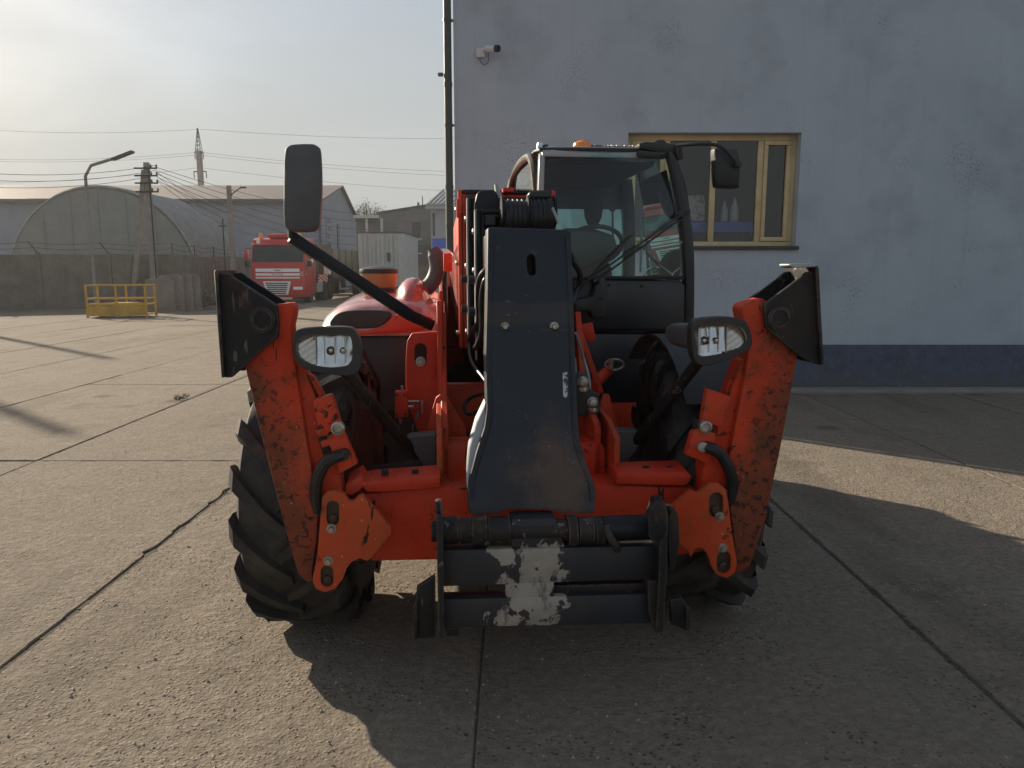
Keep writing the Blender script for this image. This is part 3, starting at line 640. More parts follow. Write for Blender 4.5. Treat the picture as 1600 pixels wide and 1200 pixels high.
p3_ = empty('thin_post', (pc.x, 33.0, 0), 0, 'thin dark steel post with short cross bar by the fence', 'post')
MB().tube([(0, 0, 0), (0, 0, HC)], .03, 8).build('shaft', M['wire'], p3_); MB().box(-.18, .12, -.02, .02, HC - .32, HC - .27).build('cross_arm', M['wire'], p3_)
pd = W(314, 290, 95); HD = W(311, 236, 95).z
p4_ = pole('tall_mast', (pd.x, 95, 0), HD, .42, .36, 'tall far mast with lattice top above the warehouse roof', False); ZT = W(311, 200, 95).z
lt = MB()
for sx in (-1, 1):
    for sy in (-1, 1): lt.tube([(.32 * sx, .32 * sy, HD - .2), (.03 * sx, .03 * sy, ZT)], .045, 4)
for i in range(5):
    z = HD + (ZT - HD) * i / 5.5; k = .32 * (1 - i / 6); lt.tube([(-k, -k, z), (k, -k, z + .3)], .035, 4); lt.tube([(k, -k, z), (-k, -k, z + .3)], .035, 4)
lt.build('lattice_top', M['wire'], p4_)
for z, L in ((W(311, 215, 95).z, .0), (W(311, 238, 95).z, .5), (W(311, 268, 95).z, .75)):
    if L: MB().box(-L, L, -.06, .06, z - .06, z + .06).build('cross_arm', M['wire'], p4_)
    for sx in (-1, 1):
        if L: MB().tube([(sx * L, 0, z), (sx * L, 0, z - .8)], .06, 6).build('insulator', M['greyplastic'], p4_)
# wires
def wire(a, b, sag, r, label, grp):
    a, b = Vector(a), Vector(b); pts = [a.lerp(b, i / 24) - Vector((0, 0, sag * 4 * (i / 24) * (1 - i / 24))) for i in range(25)]
    tag(MB().tube(pts, r, 5).build('overhead_wire', M['wire']), label, 'wire', grp)
ends = [(688, 331), (688, 337), (688, 343), (688, 349), (688, 356)]
words = ['topmost', 'second', 'third', 'fourth', 'lowest']
for i, e in enumerate(ends):
    wire(W(246, 262 + i * 5, 32.4), W(*e, 58), .9 + .25 * i, .010, f'{words[i]} of the wires from the braced pole to the grey building', 'wires to the grey building')
for i in range(3):
    wire(W(244, 268 + i * 7, 32.3), W(390 + i * 14, 340 + i * 14, 55), .4 + .1 * i, .010, f'{words[i]} of the short wires dropping from the braced pole behind the truck', 'wires dropping behind the truck')
    wire(W(244, 258 + i * 8, 32.3), W(-120, 262 + i * 12, 24), .3, .009, f'{words[i]} of the wires running left from the braced pole', 'wires running left')
for i, (y0, y1, y2) in enumerate(((202, 196, 215), (238, 243, 270), (242, 246, 277), (262, 282, 302))):
    wire(W(313, y0, 95), W(790, y2, 110), .5, .016, f'{words[i]} of the thin high wires right of the far mast', 'high wires right of the mast')
    wire(W(309, y0, 95), W(-60, y1 + 4, 100), .5, .016, f'{words[i]} of the thin high wires left of the far mast', 'high wires left of the mast')
# street lamp at the far left
lp = W(196, 246, 30); e = empty('street_lamp', (lp.x - 1.6, 30, 0), 0, 'street lamp reaching in at the far left', 'street lamp')
MB().tube([(0, 0, 0), (0, 0, lp.z - .7), (.25, 0, lp.z - .3), (1.1, 0, lp.z - .05)], .06, 8).build('pole', M['concrete'], e); m = Matrix.Translation((1.5, 0, lp.z + .07)) @ Matrix.Rotation(R(-20), 4, 'Y'); MB().box(-.45, .45, -.13, .13, -.05, .05, m).build('lamp_head', M['greyplastic'], e, .03)
# far tree
def tree(px, py, Y, rw, h0, label):
    p = W(px, py, Y); e = empty('bare_tree', (p.x, Y, 0), 0, label, 'tree'); random.seed(3)
    mb = MB(); zc = p.z
    mb.tube([(0, 0, 0), (.1, 0, zc * .5), (0, .1, zc - .5)], [.3, .22, .1], 7)
    tips = []
    for i in range(60):
        a = random.uniform(0, 6.3); r = rw * math.sqrt(random.random()); q = Vector((r * math.cos(a), r * math.sin(a) * .7, zc + random.uniform(-1.6, 1.5) * (1.15 - r / rw) + random.uniform(-.4, .3))); b = Vector((q.x * .2, q.y * .2, zc - 2.2))
        mb.tube([b, b.lerp(q, .5) + Vector((0, 0, .2)), q], [.07, .04, .015], 4, False); tips.append(q)
    mb.build('trunk', M['scrap'], e); mb = MB()
    for q in tips:
        for j in range(26):
            c = q + Vector((random.gauss(0, .32), random.gauss(0, .32), random.gauss(0, .28))); u = Vector((random.gauss(0, 1), random.gauss(0, 1), random.gauss(0, 1))).normalized(); v_ = u.orthogonal().normalized(); s = random.uniform(.03, .09)
            mb.add([c - u * s, c + v_ * s * .6, c + u * s, c - v_ * s * .6], [(0, 1, 2, 3)])
    mb.build('crown', M['treeleaf'], e)
M['treeleaf'] = simple('dull_foliage', (.055, .050, .025), .8, 0, .4, 2)
tree(573, 332, 92, 2.0, 5, 'sparse tree top showing between the warehouse and the grey building')
# pole outside the picture on the left whose shadow lies across the yard
for (x, y, lab) in ((-24.5, 25.0, 'concrete pole left of the picture, nearer one'), (-27.5, 31.5, 'concrete pole left of the picture, farther one')):
    pole('utility_pole', (x, y, 0), 10.5, .13, .10, lab, False)

# ================================================================== RED TRUCK AND TRAILER
M['truckred'] = simple('truck_red', (.52, .024, .02), .34, 0, .1, 3, (.25, .1, .08), .2, .02, .3)
M['trkgrille'] = simple('silver_grille', (.88, .88, .86), .4, .2, .06, 5)
M['trkglass'] = simple('truck_windscreen', (.018, .035, .036), .08, 0, .2, 2)
TD = 36.4
tp = W(436, 474, TD); tk = empty('red_truck', (tp.x, TD, 0), 0, 'red truck cab with silver grille parked far back on the yard', 'truck')
hw = 1.27
def tz(py): return W(440, py, TD).z
def tx(px): return W(px, 440, TD).x - tp.x
prof = [(0.03, .30), (0, .55), (0, 1.80), (.06, 1.95), (.30, 2.82), (.42, 3.02), (.75, 3.12), (2.2, 3.12), (2.25, .9), (2.2, .45), (.3, .30)]
body = MB().prism([(-hw, y, z) for y, z in prof], (2 * hw, 0, 0)).build('cab', M['truckred'], tk, .05, 2)
def fy(z):                          # front face depth at height z
    for (y0, z0), (y1, z1) in zip(prof, prof[1:]):
        if z0 <= z <= z1: return y0 + (y1 - y0) * (z - z0) / (z1 - z0)
    return 0
def fplate(nm, x0, x1, z0, z1, mat, pr=.02, par=None, k=0):
    return MB().hexa([(x0 + k, fy(z0) - pr, z0), (x1 - k, fy(z0) - pr, z0), (x1, fy(z1) - pr, z1), (x0, fy(z1) - pr, z1)], [(x0 + k, fy(z0) + .03, z0), (x1 - k, fy(z0) + .03, z0), (x1, fy(z1) + .03, z1), (x0, fy(z1) + .03, z1)]).build(nm, mat, par or tk, .008)
fplate('windscreen', -hw + .06, hw - .06, 1.97, 2.74, M['trkglass'], .012)
fplate('sun_visor', -hw + .05, hw - .05, 2.76, 2.83, M['truckred'], .1)
for z0, z1 in ((1.5, 1.66), (1.32, 1.44), (1.19, 1.26)):
    gr = fplate('grille_band', -hw + .22, hw - .42 + .2, z0, z1, M['trkgrille'], .03)
    if z0 == 1.32: text('DAF XF105', .11, M['plastic'], gr, Matrix.Translation((0, -.034, 1.38)) @ FACE)
    if z0 == 1.5: MB().prism([(-.22, -.033, 1.6), (.22, -.033, 1.6), (.1, -.033, 1.56), (-.1, -.033, 1.56)], (0, .004, 0)).build('emblem', M['plastic'], gr)
lg = fplate('lower_grille', -.72, .62, .42, 1.06, M['trkgrille'], .03, None, .16)
for i in range(6):
    z = .47 + i * .095; k = .13 * (1 - i / 6); MB().box(-.6 + k, .5 - k, -.045, -.031, z, z + .045).build('grille_slot', M['dark'], lg)
for x0, x1 in ((-hw + .1, -.8), (.72, hw - .1)): fplate('headlight', x0, x1, .66, .80, M['trkgrille'], .02)
MB().box(-hw + .1, hw - .1, .04, .3, .18, .298).build('bumper_skirt', M['plastic'], tk); MB().box(.05, .65, -.02, .035, .2, .29).build('number_plate', M['white'], tk)
MB().box(-.6, .6, .6, 1.6, 3.122, 3.32).build('roof_hatch', M['truckred'], tk, .08, 2)
for x in (-.95, .95):
    b = MB().lathe([(.09, 0), (.09, .16), (.06, .24), (0, .25)], 14, (x, .7, 3.123)).build('beacon', M['amber'], tk)
MB().lathe([(.09, 0), (.09, .03), (0, .05)], 14, (-.95, fy(2.9) - .08, 2.93), 'y').build('roof_lamp', M['trkgrille'], tk)
for s in (-1, 1):
    MB().tube([(s * hw, .5, 2.6), (s * (hw + .22), .2, 2.62), (s * (hw + .24), .2, 1.75), (s * hw, .45, 1.8)], .025, 6).build('mirror_arm', M['plastic'], tk)
    MB().box(s * (hw + .24) - .1, s * (hw + .24) + .1, .12, .24, 2.1, 2.55).build('mirror', M['truckred'], tk, .03, 2); MB().box(s * (hw + .22) - .1, s * (hw + .22) + .1, .12, .24, 1.75, 2.03).build('mirror', M['plastic'], tk, .03, 2)
    MB().box(s * (hw + .005) - .01, s * (hw + .005) + .01, .75, 1.7, 1.95, 2.6).build('side_window', M['trkglass'], tk)
    MB().box(s * (hw + .01) - .01, s * (hw + .01) + .01, .25, .35, 1.35, 1.42).build('marker', M['white'], tk)
text('XF', .22, M['white'], tk, Matrix.Translation((hw - .14, -.006, 1.42)) @ FACE @ Matrix.Rotation(R(-90), 4, 'Z'))
def small_wheel(parent, x, y, r, wd, nm='wheel'):
    w_ = MB().lathe([(r * .5, -wd / 2), (r * .9, -wd / 2), (r, -wd / 2 + .04), (r, wd / 2 - .04), (r * .9, wd / 2), (r * .5, wd / 2)], 28, (x, y, r - .005), 'x').build(nm, M['rubber'], parent)
    MB().lathe([(r * .49, -wd / 2 + .03), (r * .49, wd / 2 - .03)], 20, (x, y, r - .005), 'x').build('rim', M['galv'], w_)
for s in (-1, 1): small_wheel(tk, s * (hw - .22), 1.35, .5, .34)
for yy in (4.2, 5.5):
    for s in (-1, 1): small_wheel(tk, s * (hw - .3), yy, .5, .55)
MB().box(-.5, .5, 1.8, 6.6, .62, .9).build('chassis', M['dark'], tk); MB().box(.7, hw, 2.5, 3.5, .45, 1.05).build('fuel_tank', M['galv'], tk, .05)
MB().box(hw - .5, hw, 2.32, 2.6, .95, 2.9).build('air_stack', M['plastic'], tk)
tr = empty('flatbed_trailer', (tp.x + .1, TD + 4.2, 0), R(-2.5), 'dark sided semi trailer coupled behind the red truck', 'trailer')
M['trailer'] = paint2('dark_trailer_side', (.05, .055, .05), (.08, .085, .078), 1.5, .3, .7, .7)
MB().box(-1.25, 1.25, 1.0, 12.5, 1.15, 2.75).build('body', M['trailer'], tr, .03)
for i in range(9): MB().box(1.251, 1.29, 1.0 + i * 1.42, 1.1 + i * 1.42, 1.15, 2.75).build('stake', M['trailer'], tr)
MB().box(-1.25, 1.25, .92, .998, 2.3, 2.95).build('headboard', M['fence'], tr)
for yy in (7.2, 8.5, 9.8, 11.1):
    for s in (-1, 1): small_wheel(tr, s * 1.02, yy, .5, .42)
def hazard():
    t = NT('hazard_stripes'); wv = t.n('ShaderNodeTexWave', wave_type='BANDS', bands_direction='DIAGONAL'); wv.inputs['Scale'].default_value = 3.2; t.l(t.tc.outputs['Object'], wv.inputs['Vector'])
    return t.pbsdf(t.mix(t.rng(wv.outputs['Fac'], .48, .52), (.5, .06, .04), (.6, .58, .52)), .6)
MB().box(.75, 1.24, .1, .14, .95, 1.35).build('hazard_board', hazard(), tr); MB().box(-.1, 1.2, .4, 7, .95, 1.148).build('frame_rail', M['dark'], tr); MB().box(1.0, 1.26, 3.2, 4.4, .45, .55).build('side_guard', M['galv'], tr); MB().box(1.0, 1.1, 3.2, 3.3, .55, .95).build('landing_leg', M['galv'], tr)
MB().box(1.0, 1.24, .3, .8, 1.36, 1.9).build('document_box', M['white'], tr)

# ================================================================== TELEHANDLER
TH = empty('telehandler', MO, MYAW, 'red and black telescopic handler with raised front stabilisers and a scraped fork carriage', 'telehandler')
BK = Vector((0, 1, 0))
def P(pts, yl): return [mp(x, y, yl) for x, y in pts]
def plate(nm, pts, yl, th, mat, par=None, bev=.004, rnd=0, seg=2):
    o = P(pts, yl)
    if rnd: o = rounded(o, rnd)
    return MB().prism(o, BK * th).build(nm, M[mat], par or TH, bev, seg)
def bolt(px, py, yl, r, par, hexr=True, mat='steel'):
    c = mp(px, py, yl); mb = MB().lathe([(r * 1.5, .012), (r * 1.5, .004), (r * 1.4, 0)], 18, c - Vector((0, .004, 0)), 'y')
    mb.lathe([(r, 0), (r, -.014), (r * .8, -.018)], 6, c - Vector((0, .004, 0)), 'y'); return mb.build('bolt', M[mat], par)
def slotcut(px, py0, py1, rpx, yl, depth=.5):
    a, b = mp(px, py0, yl), mp(px, py1, yl); r = abs(mp(px + rpx, py0, yl).x - a.x); pts = []
    if isinstance(px, tuple): pass
    d = (b - a); d.normalize(); n = Vector((d.z, 0, -d.x))
    for k in range(9): t = math.pi * k / 8; pts.append(a + (n * math.cos(t) - d * math.sin(t)) * r)
    for k in range(9): t = math.pi * k / 8; pts.append(b + (-n * math.cos(t) + d * math.sin(t)) * r)
    return MB().prism([p - BK * depth * .5 for p in pts], BK * depth)

# ---- wheels
def tyre_mesh(r=.625, wd=.43):
    h = wd / 2; b = r - .038
    mb = MB().lathe([(.34, -h + .03), (.37, -h + .005), (.46, -h - .008), (b - .05, -h + .008), (b - .012, -h + .03), (b, -h + .07), (b + .004, 0), (b, h - .07), (b - .012, h - .03), (b - .05, h - .008), (.46, h + .008), (.37, h - .005), (.34, h - .03)], 64, axis='x')
    n = 17
    for s in (-1, 1):
        for i in range(n):
            a0 = 2 * math.pi * (i + (.5 if s > 0 else 0)) / n; secs = []
            for u, ht, wdt in ((-.02, .030, .030), (.06, .036, .034), (.13, .038, .038), (.195, .036, .046), (.222, .004, .05), (.222, -.06, .046)):
                x = s * u; ang = a0 + max(0, u) * 1.75; rr = b + ht; ri = b - .02 if ht > 0 else b - .09
                if u > .22: ri = rr - .05
                da = wdt / r; ring = []
                for (q, dd) in ((ri, -da * 1.15), (rr, -da * .8), (rr, da * .8), (ri, da * 1.15)): ring.append((x, q * math.cos(ang + dd), q * math.sin(ang + dd)))
                secs.append(ring)
            mb.loft(secs)
    return mb.mesh('tyre', 0, 1, 30)
TYRE = tyre_mesh(); TYRE.materials.append(M['rubber'])
RIM = MB().lathe([(.0, .03), (.13, .03), (.14, .06), (.24, .05), (.30, -.06), (.335, -.10), (.345, -.19), (.36, -.195), (.35, -.2), (.32, -.1)], 40, axis='x').mesh('rim'); RIM.materials.append(M['plastic'])
RIM2 = MB().lathe([(.345, -.19), (.335, -.1), (.335, .1), (.345, .19), (.365, .195)], 40, axis='x').mesh('rim_barrel'); RIM2.materials.append(M['dark'])
NUT = MB()
for k in range(8): NUT.lathe([(.018, .03), (.018, .075), (.012, .08)], 6, (0, .18 * math.cos(k * .7854), .18 * math.sin(k * .7854)), 'x')
NUT = NUT.mesh('wheel_nuts'); NUT.materials.append(M['steel'])
def wheel(x, y, steer=0, spin=0):
    s = 1 if x > 0 else -1
    o = bpy.data.objects.new('wheel', RIM); col.objects.link(o); o.parent = TH; o.location = (x, y, .62); o.rotation_euler = (spin, 0, R(steer) + (0 if s > 0 else math.pi))
    for nm, me in (('tyre', TYRE), ('rim_barrel', RIM2), ('wheel_nuts', NUT)):
        c = bpy.data.objects.new(nm, me); col.objects.link(c); c.parent = o
wheel(-.92, 0, -6, .15); wheel(.90, 0, -6, .4); wheel(-.91, 2.72, 5, .7); wheel(.90, 2.72, 5, .2)
for y in (0, 2.72):
    MB().loft([[(x, y + r * math.cos(a), .62 + r * math.sin(a)) for a in [math.pi * k / 6 for k in range(12)]] for x, r in ((-.85, .09), (-.6, .1), (-.34, .14), (-.22, .25), (.22, .25), (.34, .14), (.6, .1), (.85, .09))]).build('axle', M['dark'], TH)

# ---- chassis: two long side plates, cross members, belly
xl = mp(688, 560, .1).x; xr = .32
for x, nm in ((xl, -1), (xr, 1)):
    out = [(-.42, .56), (-.42, .98), (-.1, 1.06), (.1, mp(688, 488, .1).z), (.6, 1.34), (1.7, 1.50), (2.6, 1.72), (3.05, 1.80), (3.2, 1.5), (3.25, .62), (.9, .56)]
    MB().prism([(x - .0, y, z) for y, z in out], (.03, 0, 0)).build('chassis_side_plate', M['red'], TH, .004)
MB().box(xl + .031, xr - .001, -.35, 3.1, .58, .66).build('belly_plate', M['red'], TH)
MB().box(xl + .031, xr - .001, .35, .42, .661, 1.05).build('cross_member', M['red_clean'], TH); MB().box(xl + .031, xr - .001, 2.9, 3.05, .661, 1.5).build('cross_member', M['red'], TH)
MB().box(-1.02, 1.05, 3.02, 3.3, .62, 1.18).build('counterweight', M['red'], TH, .05, 2)
MB().box(-1.0, xl - .002, .84, 2.05, .40, .95).build('engine_sump', M['dark'], TH, .03); MB().box(xr + .032, 1.02, .95, 2.05, .40, .748).build('step_box', M['dark'], TH, .03); MB().box(xl + .03, xr - .002, .6, 2.4, .42, .579).build('gearbox', M['dark'], TH, .03); MB().box(-.9, xl - .002, .9, 2.9, .951, 1.3).build('engine_block', M['dark'], TH, .03)

# ---- boom sections
cx = (mp(762, 400, -.5).x + mp(892, 400, -.5).x) / 2
def section(nm, yl, y1, lpx, tpy, zb, mat, wall=.05, slope=.0):
    l = mp(lpx, tpy, yl); hw_ = cx - l.x; zt = l.z
    a = [(cx - hw_, yl, zb), (cx + hw_, yl, zb), (cx + hw_, yl, zt), (cx - hw_, yl, zt)]; b = [(x, y1, z + slope * (y1 - yl)) for x, y, z in a]
    mb = MB()
    def inn(q, k): return [(q[0][0] + k, q[0][1], q[0][2] + k), (q[1][0] - k, q[1][1], q[1][2] + k), (q[2][0] - k, q[2][1], q[2][2] - k), (q[3][0] + k, q[3][1], q[3][2] - k)]
    ia, ib = inn(a, .018), inn(b, .018)
    mb.loft([ib, b, a, ia, [(x, y + .6, z) for x, y, z in ia]], cap=False); mb.f.append(tuple(range(3, -1, -1)))
    o = mb.build(nm, M[mat], TH, .006, 2); return o, cx - hw_, cx + hw_, zt, zb
s1, l1, r1, z1, b1 = section('boom_outer_section', .55, 3.15, 722, 303, 1.22, 'red_clean', slope=-.012)
s2, l2, r2, z2, b2 = section('boom_middle_section', .30, 2.9, 738, 316, 1.25, 'black')
s3, l3, r3, z3, b3 = section('boom_inner_section', .05, 2.6, 751, 334, 1.28, 'black')
s4, l4, r4, z4, b4 = section('boom_head_section', -.45, 2.2, 765, 362, 1.31, 'black')
# collars with wear pad blocks at each mouth
def collar(par, yl, l, r, zt, zb, mat, t=.022, dep=.07):
    MB().box(l - t, l - .001, yl - .01, yl + dep, zb, zt + t).build('collar_cheek', M[mat], par, .004)
    MB().box(r + .001, r + t, yl - .01, yl + dep, zb, zt + t).build('collar_cheek', M[mat], par, .004)
    MB().box(l, r, yl - .011, yl + dep, zt + .001, zt + t).build('collar_top', M['black'], par, .004)
    for z in (zt - .08, (zt + zb) / 2 + .05, zb + .08): MB().lathe([(.016, 0), (.016, -.014), (.010, -.018)], 6, (l - t, yl + .03, z), 'x').build('bolt', M['steel'], par)
    MB().box(l + .02, l + .07, yl - .02, yl + .05, zt - .055, zt - .005).build('wear_pad', M['plastic'], par, .004); MB().box(r - .07, r - .02, yl - .02, yl + .05, zt - .055, zt - .005).build('wear_pad', M['plastic'], par, .004)
collar(s1, .55, l1, r1, z1, b1, 'red_clean'); collar(s2, .30, l2, r2, z2, b2, 'black'); collar(s3, .05, l3, r3, z3, b3, 'black')
# bright steel guide strips along the near side of the sections
for par, l, yl, zt in ((s2, l2, .22, z2), (s3, l3, -.02, z3)):
    MB().box(l - .032, l - .024, yl, yl + .05, 1.22, zt + .015).build('guide_strip', M['galv'], par, .003)
    for z in (1.45, 1.6): MB().lathe([(.02, 0), (.02, -.03)], 10, (l - .032, yl + .025, z), 'x').build('stop', M['plastic'], par)
# red brackets on the mouth of the outer section
q = mp(722, 310, .5); MB().box(q.x - .03, q.x - .0, .47, .53, q.z - .10, q.z - .005).build('mouth_bracket', M['red_clean'], s1, .004)
q = mp(698, 411, .9); MB().box(q.x - .02, q.x + .03, .8, .9, q.z - .05, q.z + .055).build('side_bracket', M['red_clean'], TH, .008, 2)
# hose drums and chain covers on top
def drum(px0, px1, py0, py1, yl, mat='hose', nm='hose_drum', grooves=5):
    a, b = mp(px0, (py0 + py1) / 2, yl), mp(px1, (py0 + py1) / 2, yl); zt, zb = mp(px0, py0, yl).z, mp(px0, py1, yl).z; r = (zt - zb) * .62; c = Vector((0, yl + r, zt - r)); prof = []
    n = grooves * 2
    for i in range(n + 1):
        h = a.x + (b.x - a.x) * i / n; k = r if i % 2 == 0 else r * .93
        prof += [(k, h)] if i in (0, n) else [(k, h - .004), (k, h + .004)]
    return MB().lathe(prof, 36, c, 'x').build(nm, M[mat], TH, 0, 1, 25)
drum(790, 826, 308, 358, -.05); drum(829, 866, 306, 358, -.05)
for px in (786, 827.5, 869): 
    a = mp(px, 305, -.05); rr = .075; MB().lathe([(rr, -.005), (rr, .005)], 32, (a.x, -.05 + .06, a.z - .07), 'x').build('drum_flange', M['black'], TH)
plate('chain_cover', [(742, 318), (745, 302), (752, 297), (773, 297), (779, 305), (779, 352), (742, 352)], .2, .25, 'black', None, .008)
plate('hose_cover', [(826, 302), (830, 298), (858, 298), (862, 304), (862, 309), (826, 309)], .02, .1, 'plastic', None, .006)
q = mp(786, 300, .45); q2 = mp(803, 293, .45); MB().box(q.x, q2.x, .45, .6, q.z, q2.z).build('top_guard', M['red_clean'], TH, .004)
MB().hexa([mp(719, 372, .62), mp(728, 538, .62), mp(697, 446, 3.0), mp(697, 420, 3.0)], [p + Vector((.04, 0, 0)) for p in (mp(719, 372, .62), mp(728, 538, .62), mp(697, 446, 3.0), mp(697, 420, 3.0))]).build('boom_side_skin', M['hood'], s1, .004)  # skin angled so the sunlit side shows, its gloss put into pale paint
a, b = mp(776, 288, .32), mp(783, 312, .32); MB().hexa([(a.x - .01, .3, a.z), (a.x + .004, .3, a.z), (b.x + .012, .3, b.z), (a.x - .002, .3, b.z)], [(a.x - .01, .36, a.z), (a.x + .004, .36, a.z), (b.x + .012, .36, b.z), (a.x - .002, .36, b.z)]).build('guide_fin', M['galv'], TH)
q = mp(868, 335, -.1); MB().tube([q + Vector((-.015, 0, .03)), q + Vector((.015, 0, -.04))], .007, 8).build('pin', M['galv'], TH)
# boom cylinder stand-off inside the chassis
MB().tube([(cx, .5, .82), (cx, 2.4, 1.2)], .075, 16).build('lift_cylinder', M['dark'], TH)
# ---- boom head plate
NY = lambda py: -.5 - .45 * (py - 355) / 450
nose = [(762, 357), (765, 355), (888, 359), (892, 363), (896, 470), (899, 560), (902, 640), (906, 690), (916, 722), (929, 757), (931, 775), (929, 802), (873, 802), (862, 796), (790, 796), (778, 803), (733, 803), (731, 775), (733, 752), (744, 708), (757, 668), (761, 640), (759, 560), (761, 470)]
nf = [mp(x, y, NY(y)) for x, y in nose]
def headm():
    t = NT('boom_head_paint'); sep = t.n('ShaderNodeSeparateXYZ'); t.l(t.tc.outputs['Object'], sep.inputs[0]); c = mp(868, 745, -.88)
    n1, n2 = t.noise(3, 5, .62), t.noise(9, 6, .68); b = t.mix(t.rng(n1, .3, .7), (.0062, .0092, .0145), (.0095, .013, .0195))
    d = t.math('ADD', t.math('ABSOLUTE', t.math('SUBTRACT', sep.outputs[0], c.x)), t.math('MULTIPLY', t.math('ABSOLUTE', t.math('SUBTRACT', sep.outputs[2], c.z)), .8))
    ru = t.rng(t.math('ADD', d, t.rng(n2, .3, .7, -.09, .09)), .06, .22, .9, 0); b = t.mix(ru, b, (.075, .040, .024))
    zb0, zb1 = mp(830, 508, NY(508)).z, mp(830, 470, NY(470)).z; zj = t.math('ADD', sep.outputs[2], t.rng(n2, .3, .7, -.012, .012)); bd = t.math('MULTIPLY', t.rng(zj, zb0, zb0 + .01), t.rng(zj, zb1 - .01, zb1, 1, 0)); b = t.mix(t.math('MULTIPLY', bd, .75), b, (.035, .026, .02))
    b = t.mix(t.rng(n2, .56, .7, 0, .4), b, (.032, .022, .016))
    sv = t.math('MULTIPLY', t.rng(t.noise(55, 3, .6, stretch=(1, 1, .06), dist=.4), .66, .70), t.rng(t.noise(4, 2, .5, off=(3, 3, 3)), .5, .6, 0, .5)); b = t.mix(sv, b, (.07, .07, .072))
    ck = t.math('MULTIPLY', t.rng(t.noise(34, 5, .7, off=(2, 4, 1)), .645, .665), t.rng(n1, .5, .6)); b = t.mix(ck, b, (.17, .16, .145))
    return t.pbsdf(b, t.rng(n2, .3, .7, .34, .6), 0, t.bump(t.math('ADD', n2, t.math('MULTIPLY', t.noise(48, 4, .6), .4)), .25, .003))
M['headpaint'] = headm()
nb = MB().prism(nf, (0, .16, 0)).build('boom_head', M['headpaint'], TH, .006, 2)
sc_ = [mp(x, y, NY(413)) for x, y in [(823 + 7 * (1 - math.cos(math.pi * k / 8)), 405 - 8 * math.sin(math.pi * k / 8)) for k in range(9)] + [(823 + 7 * (1 + math.cos(math.pi * k / 8)), 423 + 8 * math.sin(math.pi * k / 8)) for k in range(9)]]
cut(nb, MB().prism([p - BK * .1 for p in sc_], BK * .24))
for px in (789, 866): bolt(px, 510, NY(510), .012, nb)
for side_ in ([(770, 364), (768, 470), (766, 560), (767, 640), (763, 672), (751, 710), (740, 752), (738, 780)], [(885, 368), (889, 470), (892, 560), (895, 640), (899, 692), (909, 724), (922, 759), (924, 782)]):
    random.seed(5); pth = smooth_path([mp(x, y, NY(y) - .001) for x, y in side_], 14); MB().tube(pth, [.0042 + .0016 * random.random() for _ in pth], 6).build('weld_bead', M['headpaint'], nb)
a = [mp(x, y, NY(y)) for x, y in ((764, 515), (896, 517), (896, 515), (764, 513))]; MB().prism([p - BK * .003 for p in a], BK * .004).build('weld_bead', M['black_rust'], nb)
a = [mp(x, y, NY(y)) for x, y in ((768, 470), (893, 472), (895, 508), (766, 506))]; pass
a = [mp(x, y, NY(y)) for x, y in ((879, 583), (886, 581), (887, 600), (886, 621), (880, 621))]
def stick():
    t = NT('torn_sticker'); return t.pbsdf(t.mix(t.rng(t.noise(60, 4, .6), .5, .58), (.5, .5, .48), (.03, .03, .035)), .6)
M['paper'] = stick(); MB().prism([p - BK * .003 for p in a], BK * .0035).build('torn_sticker', M['paper'], nb)
# pale cheek on the left side of the head, sunlight put into its colour
a = [mp(x, y, NY(y) + .05) for x, y in ((760, 640), (748, 668), (737, 705), (729, 745), (731, 772), (733, 752), (744, 708), (757, 668))]
ck = [(759, 628), (744, 660), (733, 700), (729, 740), (730, 765), (739, 740), (752, 700), (760, 672)]
MB().prism([mp(x, y, NY(y) + .04) for x, y in ck], (0, .1, 0)).build('cheek_plate', M['galv'], nb, .004)
# hoses at both sides
def hose(pts, r, nm='hose', mat='hose', par=None): return MB().tube(smooth_path([mp(*p) for p in pts]), r, 10).build(nm, M[mat], par or TH)
hose([(768, 418, -.42), (752, 430, -.4), (747, 460, -.3), (748, 500, -.2), (738, 520, 0), (734, 535, .1)], .013)
hose([(768, 428, -.42), (757, 440, -.42), (752, 470, -.35), (752, 520, -.3), (742, 545, -.2)], .011)
hose([(740, 520, 0.1), (733, 540, .05), (737, 565, -.1), (755, 590, -.3), (762, 600, -.4)], .008)
hose([(892, 405, -.42), (903, 420, -.35), (908, 440, -.3), (898, 460, -.3), (893, 475, -.35)], .013)
hose([(892, 398, -.40), (900, 410, -.3), (906, 425, -.2), (902, 445, -.2)], .010)
hose([(755, 615, -.1), (735, 622, 0), (725, 635, 0), (732, 648, -.05), (752, 640, -.1)], .009)

